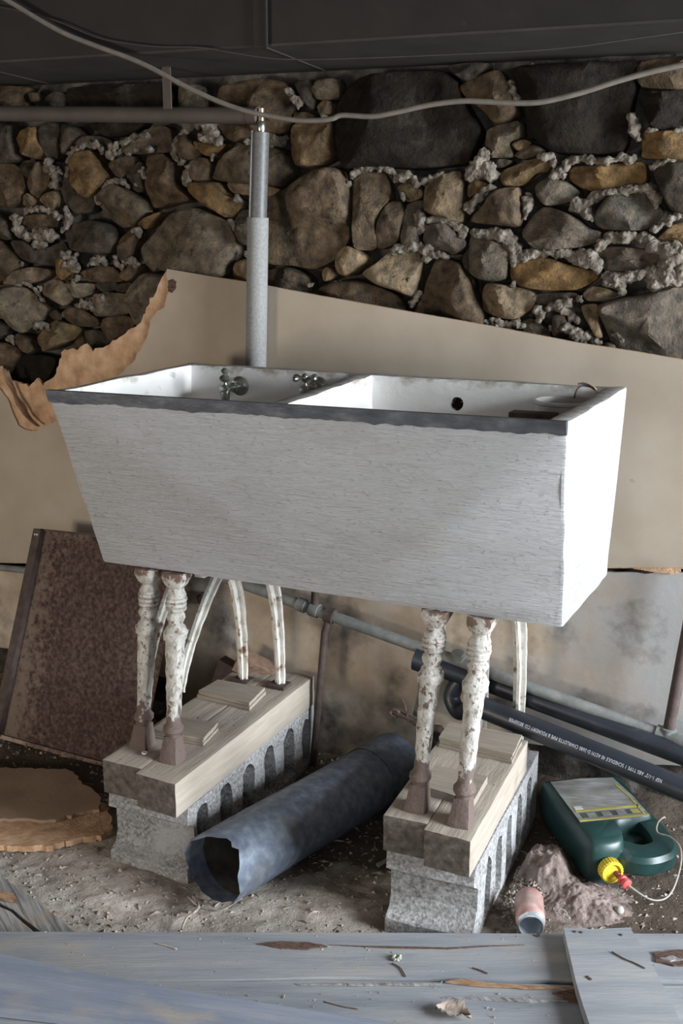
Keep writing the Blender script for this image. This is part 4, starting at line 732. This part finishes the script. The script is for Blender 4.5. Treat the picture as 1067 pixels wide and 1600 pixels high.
bm = bmesh.new(); hnd = crom([J(.01, .086, .072), J(.085, .092, .068), J(.132, .084, .062), (J(.148, .055, .060)), J(.148, .02, .060), J(.120, -.02, .062)], 6); tube(bm, hnd, .0275, 14, prof=[(1.25, -.55), (1.25, .55), (.9, .95), (.0, 1.05), (-.9, .95), (-1.05, .55), (-1.05, -.55), (-.9, -.95), (0, -1.05), (.9, -.95)]); obj('handle', bm, M_jug, jug, smooth=40)
bm = bmesh.new(); jugshape(bm, [(.035, .018), (.04, .085), (.075, .088), (.085, .05), (.09, .012), (.06, .0)], [(.02, .01), (.03, 0), (.058, 0), (.066, .008), (.070, .02)]); obj('handle_recess', bm, M_jug, jug, smooth=40)
nk = J(.150, -.058, .056)
bm = bmesh.new(); lathe(bm, [(-.01, .022), (.012, .022)], nk, uv, 20); obj('neck', bm, M_jug, jug, smooth=40)
bm = bmesh.new(); lathe(bm, [(.008, .0255), (.009, .027), (.030, .027), (.034, .0255), (.034, .021), (.028, .019), (.028, .001)], nk, uv, 30, caps=False)
cap = obj('cap', bm, M_yellow, jug, smooth=30, label='ribbed yellow cap')
x_, y_ = frame_from(uv)
for k in range(26):
    th = 2*math.pi*k/26; d = x_*math.cos(th)+y_*math.sin(th); bm = bmesh.new(); tube(bm, [nk+uv*.009+d*.0270, nk+uv*.031+d*.0270], .0016, 5); obj('cap_rib', bm, M_yellow, cap)
bm = bmesh.new(); pdir = (uv+V(.25, .1, -.15)).normalized(); lathe(bm, [(.024, .006), (.040, .0075), (.041, .0065), (.052, .0065)], nk+vv*.003, pdir, 10); obj('spout_stem', bm, M_reddk, jug, smooth=40)
bm = bmesh.new(); lathe(bm, [(.050, .010), (.052, .012), (.058, .012), (.060, .009), (.063, .009), (.065, .0125), (.073, .0125), (.075, .008), (.076, .003)], nk+vv*.003, pdir, 14); obj('spout_plug', bm, M_red, jug, smooth=40, label='red plastic spout plug')
e_ = nk+vv*.003+pdir*.074
cordp = [e_, J(.255, .0, .028), J(.250, .045, .03), J(.215, .085, .07), J(.175, .105, .098), J(.135, .100, .105), J(.110, .080, .105), J(.090, .090, .118), J(.075, .112, .122), J(.062, .122, .110)]
bm = bmesh.new(); tube(bm, crom(cordp, 6), .0022, 6); obj('tether_cord', bm, M_string, jug, smooth=True, label='pale tether cord from the spout round the handle')
def jq(name, pts, m, par, h0=.0012):
    bm = bmesh.new(); poly_prism(bm, [J(a, b, TH+h0*.2) for a, b in pts], [], V(0, 0, h0)); return obj(name, bm, m, par)
lab = jq('label', [(-.142, -.086), (-.147, .0), (-.138, .078), (-.03, .088), (.056, .086), (.056, -.088)], M_label, jug, .0010)
lab['label'] = 'faded scuffed paper label'
jq('label_border', [(.050, -.088), (.050, .086), (.056, .086), (.056, -.088)], M_labelye, lab, .0018)
jq('label_stripe', [(.004, -.080), (.004, .082), (.012, .082), (.012, -.080)], M_labelye, lab, .0018)
jq('label_side_line', [(-.1, .0715), (-.03, .080), (.046, .078), (.046, .074), (-.03, .075), (-.1, .067)], M_labelye, lab, .0018)
jq('label_band', [(.020, -.074), (.020, .074), (.043, .074), (.043, -.074)], M_labeldk, lab, .0016)
for k in range(3): jq('label_picture', [(.0225, -.060+k*.037), (.0225, -.038+k*.037), (.041, -.038+k*.037), (.041, -.060+k*.037)], M_label, lab, .0022)
for k in range(4): jq('label_line', [(.0235+k*.0048, .05), (.0235+k*.0048, .071), (.0257+k*.0048, .071), (.0257+k*.0048, .05)], M_labelye, lab, .0022)
jq('label_picture', [(-.012, -.078), (-.012, -.058), (.002, -.058), (.002, -.078)], M_white, lab, .0022)

# ------------------------------------------------------------------ can, fluff pile
can = thing('soda_can', (1.14, .17, 0), 'faded red drinks can lying open end forward beside the right block', 'drinks can')
ca = V(1.118, .225, .036); cdir = V(.30, -.93, -.02).normalized()
bm = bmesh.new(); lathe(bm, [(0, .024), (.004, .030), (.012, .033), (.088, .033), (.098, .0305), (.105, .027)], ca-cdir*.01, cdir, 28, caps=False); wobble(bm, .0012, 40); obj('can_wall', bm, M_can, can, smooth=45)
bm = bmesh.new(); lathe(bm, [(.098, .0305), (.106, .0275), (.108, .0290), (.111, .0290), (.112, .0265), (.104, .0255), (.08, .0285), (.04, .029), (.03, .002)], ca-cdir*.01, cdir, 28, caps=False); obj('can_rim', bm, M_alu, can, smooth=45, label='bare shiny rim of the can')
bm = bmesh.new(); lathe(bm, [(0, .024), (.003, .020), (.006, .002)], ca-cdir*.01, cdir, 28, caps=False); obj('can_base', bm, M_alu, can, smooth=45)
bm = grid(1.04, 1.34, .22, .56, 90, 90, lambda x, y: V(x, y, 0))
for v in bm.verts:
    x, y = v.co.x, v.co.y; p = V(x, y, 0)
    h = .070*math.exp(-(((x-1.112)/.055)**4+((y-.40)/.08)**4))+.042*math.exp(-(((x-1.19)/.085)**2+((y-.345)/.07)**2))+.02*math.exp(-(((x-1.25)/.07)**2+((y-.30)/.05)**2))
    v.co.z = h*(1+.35*nz(p, 22)+.18*nz(p, 60))+.006*nz(p, 120)*min(1, h*40)-.012
obj('insulation_pile', bm, M_fluff, smooth=True, kind='stuff', label='heap of dusty pinkish insulation fluff behind the soda can', cat='insulation')
for k, (px, py, r_) in enumerate([(879, 1429, .010), (885, 1437, .008), (870, 1425, .008)]):
    bm = bmesh.new(); c = atz(px, py, .026); tube(bm, [c+V(r_*math.cos(a), r_*.8*math.sin(a)*.5, r_*.7*math.sin(a)+.002*a) for a in [j*math.pi/7 for j in range(13+k)]], .0012, 5)
    obj('wood_curl', bm, M_string, smooth=True, label=['pale wood curl, middle of three beside the soda can', 'lowest of three pale wood curls beside the soda can', 'uppermost of three pale wood curls beside the soda can'][k], cat='wood shaving', group='shavings beside the can')

# ------------------------------------------------------------------ blue painted planks in front
def plank(pts, z1, th, m, label, seg=.05, name='painted_plank', sd=1):
    ps = [V(x, y, z1) for x, y in pts]; q = rag(ps, seg, .0022, sd); bm = bmesh.new(); poly_prism(bm, q, [], V(0, 0, -th)); return obj(name, bm, m, label=label, cat='plank')
F0 = V(.112, -.395, 0); du = V(1.348, .612, 0).normalized(); dv = V(du.y, -du.x, 0)   # along / towards the camera
def PL(a, b): p = F0+du*a+dv*b; return (p.x, p.y)
plank([PL(-.6, .004), PL(.6, 0), PL(2.2, -.004), PL(2.2, .150), PL(1.3, .153), PL(1.05, .151), PL(.7, .147), PL(.45, .158), PL(-.6, .170)], .050, .046, M_blue, 'far blue-grey painted plank with a rotten split, across the foreground')
plank([PL(-.6, .176), PL(.45, .163), PL(.7, .155), PL(1.05, .162), PL(1.3, .168), PL(2.2, .158), PL(2.2, .33), PL(-.6, .34)], .048, .044, M_blue, 'near blue-grey painted plank with a leaf on it, bottom of the picture', sd=4)
b3 = [atz(x, y, .073) for x, y in [(-220,1452),(0,1490),(140,1520),(270,1545),(420,1568),(640,1602),(900,1640),(900,1760),(470,1640),(240,1601),(0,1574),(-220,1550)]]
bm = bmesh.new(); poly_prism(bm, rag(b3, .06, .001, 2), [], V(0, 0, -.022)); obj('painted_plank', bm, M_blue2, label='bluer painted board lying askew over the other planks, bottom left', cat='plank')
b4 = [atz(x, y, .078) for x, y in [(880,1450),(930,1452),(984,1449),(1010,1490),(1040,1548),(1070,1610),(1110,1690),(970,1700),(922,1605),(900,1535)]]
bm = bmesh.new(); poly_prism(bm, rag(b4, .05, .0015, 6), [], V(0, 0, -.026)); xb = obj('painted_plank', bm, M_blue, label='short blue-grey board lying crosswise over the planks at the right', cat='plank')
for px, py in ((898, 1456), (908, 1457), (970, 1461), (918, 1527), (922, 1530)):
    bm = bmesh.new(); lathe(bm, [(0, .004), (.0015, .0035), (.002, .001)], atz(px, py, .0782), V(0, 0, 1), 8); obj('nail_head', bm, M_rustdk, xb)
pl1 = [o for o in COL.objects if o.name == 'painted_plank'][0]
def patch(name, pts, z, th, m, par, sd=0, step=.008, amp=.004):
    bm = bmesh.new(); poly_prism(bm, rag([atz(x, y, z) for x, y in pts], step, amp, sd), [], V(0, 0, th)); wobble(bm, .0015, 90); return obj(name, bm, m, par)
patch('rotten_split', [(404, 1476), (440, 1473), (480, 1475), (512, 1480), (480, 1484), (440, 1483)], .0505, .004, M_rotwood, pl1, 1, .012, .002)
patch('split_line', [(515, 1477), (600, 1479), (700, 1481), (820, 1476), (700, 1483.5), (600, 1481.5)], .0505, .0012, M_rotwood, pl1, 2, .03, .001)
patch('splinter', [(695, 1536), (722, 1531), (760, 1538), (830, 1542), (905, 1546), (820, 1546), (740, 1541)], .0505, .004, M_rawwood, pl1, 3, .02, .0015)
patch('splinter', [(470, 1540), (560, 1538), (690, 1537), (690, 1540), (560, 1541)], .0503, .0025, M_oldwood, pl1, 4, .02, .0006)
pl2 = [o for o in COL.objects if o.name.startswith('painted_plank')][1]
patch('rotten_split', [(1022, 1490), (1067, 1486), (1100, 1490), (1100, 1512), (1050, 1510), (1026, 1504)], .0505, .004, M_rotwood, pl1, 7)
patch('splinter', [(1030, 1498), (1050, 1496), (1067, 1500), (1046, 1503)], .0545, .004, M_oldwood, pl1, 8)
patch('rotten_split', [(862, 1552), (900, 1548), (914, 1552), (910, 1572), (890, 1566)], .0485, .003, M_rotwood, pl2, 5)
patch('splinter', [(690, 1560), (760, 1558), (820, 1562), (890, 1565), (820, 1567)], .0485, .002, M_oldwood, pl2, 6, .02, .0012)
# dry leaf and twigs
bm = bmesh.new(); c = atz(708, 1588, .052); rows = []
for i in range(13):
    t = i/12; w = .024*math.sin(math.pi*min(1, t*1.02))*(1+.22*math.sin(i*2.6)); p = c+V(-.036+.072*t, .008*math.sin(t*3), 0)
    rows.append([bm.verts.new(p+V(0, w*k, .004+.010*abs(k)+.006*nz(V(i*.6, k*2, 0)))) for k in (-1, -.5, 0, .5, 1)])
for a, b in zip(rows, rows[1:]):
    for k in range(4): bm.faces.new((a[k], a[k+1], b[k+1], b[k]))
bmesh.ops.remove_doubles(bm, verts=bm.verts[:], dist=.0003); bmesh.ops.solidify(bm, geom=bm.faces[:], thickness=.0006); obj('dry_leaf', bm, M_leaf, smooth=True, label='curled dry leaf on the near painted plank', cat='leaf')
bm = bmesh.new(); c = atz(620, 1498, .052)
for k in range(7):
    a_ = k*.9; bmesh.ops.create_icosphere(bm, subdivisions=1, radius=.004, matrix=Matrix.Translation(c+V(.007*math.cos(a_), .008*math.sin(a_), .003)))
wobble(bm, .003, 200); obj('moss_tuft', bm, mat('pale_moss', [(.3, (.24, .27, .2)), (.7, (.42, .45, .36))], scale=60, rough=1.), label='tuft of pale moss on the far painted plank', cat='moss')
TW = [([(956,1487),(975,1498),(990,1504),(1008,1513)],.080,'dark twig on the crosswise board'),([(612,1505),(625,1512),(634,1526)],.052,'forked twig below the moss tuft'),([(505,1565),(535,1573),(560,1577)],.0745,'thin twig on the bluer board'),([(738,1512),(750,1516),(762,1521)],.052,'short twig right of the moss on the far plank'),([(833,1460),(842,1463),(842,1456)],.052,'tiny bent twig below the soda can'),([(245,1474),(262,1478),(276,1483)],.052,'pale straw on the far plank at the left')]
for px, z, lb_ in TW:
    bm = bmesh.new(); tube(bm, crom([atz(x, y, z) for x, y in px], 4), .0014, 5); obj('twig', bm, M_string if 'straw' in lb_ else M_rotwood, smooth=True, label=lb_, cat='twig', group='twigs on the planks')
bm = bmesh.new(); tube(bm, [atz(590, 1352, .012), atz(612, 1340, .016)], [.006, .004], 6); obj('wood_stick', bm, M_oldwood, label='pale stick on the floor left of the right block', cat='stick')
bm = bmesh.new(); bmesh.ops.create_icosphere(bm, subdivisions=2, radius=.012, matrix=Matrix.Translation(atz(967, 1422, .006))); wobble(bm, .005, 60)
for v in bm.verts: v.co.z = .002+(v.co.z)*.8
obj('pebble', bm, M_string, smooth=True, label='pale pebble on the floor in front of the jug', cat='pebble')
bm = bmesh.new(); wv = atz(226, 1178, .281); tube(bm, [wv+V(.006*math.cos(a), .006*math.sin(a), .003) for a in [k*math.pi/6 for k in range(13)]], .0022, 6); obj('washer', bm, M_white, smooth=True, label='small pale washer between the two left front feet', cat='washer')
bm = bmesh.new(); tube(bm, crom([atz(302, 1400, .012), atz(310, 1418, .01), atz(292, 1434, .012), atz(284, 1452, .01)], 5), [.004]*8+[.003]*8, 6); obj('root', bm, M_chip, smooth=True, label='pale crooked root on the floor below the metal pipe', cat='root')

# ------------------------------------------------------------------ loose crumbs: too many to count
def crumbs(n, region, zf, s0, s1, name, m, label, seed):
    rnd = random.Random(seed); vs = []; fs = []
    for i in range(n):
        x, y = region(rnd); r = s0*(s1/s0)**(rnd.random()**2.2); z = zf(x, y); el = rnd.choice((1, 1, 1, 1, 1, 1.6, 3)); a = rnd.uniform(0, 6.3); ca_, sa = math.cos(a), math.sin(a); k = len(vs)
        for dx, dy, dzz in ((1, 0, 0), (-.5, .8, 0), (-.6, -.7, 0), (.1, .1, .8), (-.1, .5, .5)):
            lx = dx*r*el*rnd.uniform(.6, 1.2); ly = dy*r*rnd.uniform(.6, 1.2)/(1 if el < 2 else 1.6); vs.append((x+lx*ca_-ly*sa, y+lx*sa+ly*ca_, z+dzz*r*rnd.uniform(.6, 1.1)))
        fs += [(k, k+1, k+4, k+3), (k+1, k+2, k+4), (k+2, k+3, k+4), (k, k+3, k+2), (k, k+2, k+1)]
    me = bpy.data.meshes.new(name); me.from_pydata(vs, [], fs); me.materials.append(m); o = bpy.data.objects.new(name, me); COL.objects.link(o); ORG[o] = V(0, 0, 0); tag(o, label, 'debris', None, 'stuff'); return o
crumbs(16000, lambda r: (r.uniform(-.75, 1.75), r.uniform(-.5, .74)), lambda x, y: ground_z(x, y)-.0005, .0014, .0095, 'floor_crumbs', M_chip, 'crumbs of soil, chips and straw scattered over the dirt floor', 5)
def on_plank(r):
    a, b = r.uniform(-.05, 1.6), r.uniform(.0, .3); return PL(a, b)
crumbs(600, on_plank, lambda x, y: .0497, .0008, .0034, 'plank_crumbs', M_chip, 'fine crumbs strewn on the painted planks', 6)
crumbs(240, lambda r: (r.uniform(.11, .33), r.uniform(.0, .66)), lambda x, y: .279, .0006, .0035, 'timber_crumbs', M_mortar, 'paint flakes and grit on the left timbers', 8)
crumbs(160, lambda r: (r.uniform(.84, 1.02), r.uniform(.05, .36)), lambda x, y: .279, .0006, .0028, 'timber_crumbs', M_mortar, 'paint flakes and grit on the right timbers', 9)
crumbs(900, lambda r: (1.05+abs(r.gauss(0, .05)), r.gauss(.30, .06)), lambda x, y: ground_z(x, y)+max(0, .05*math.exp(-(((x-1.115)/.055)**2+((y-.375)/.075)**2))), .002, .008, 'nest_litter', M_chip, 'leaf and shell litter around the soda can', 12)
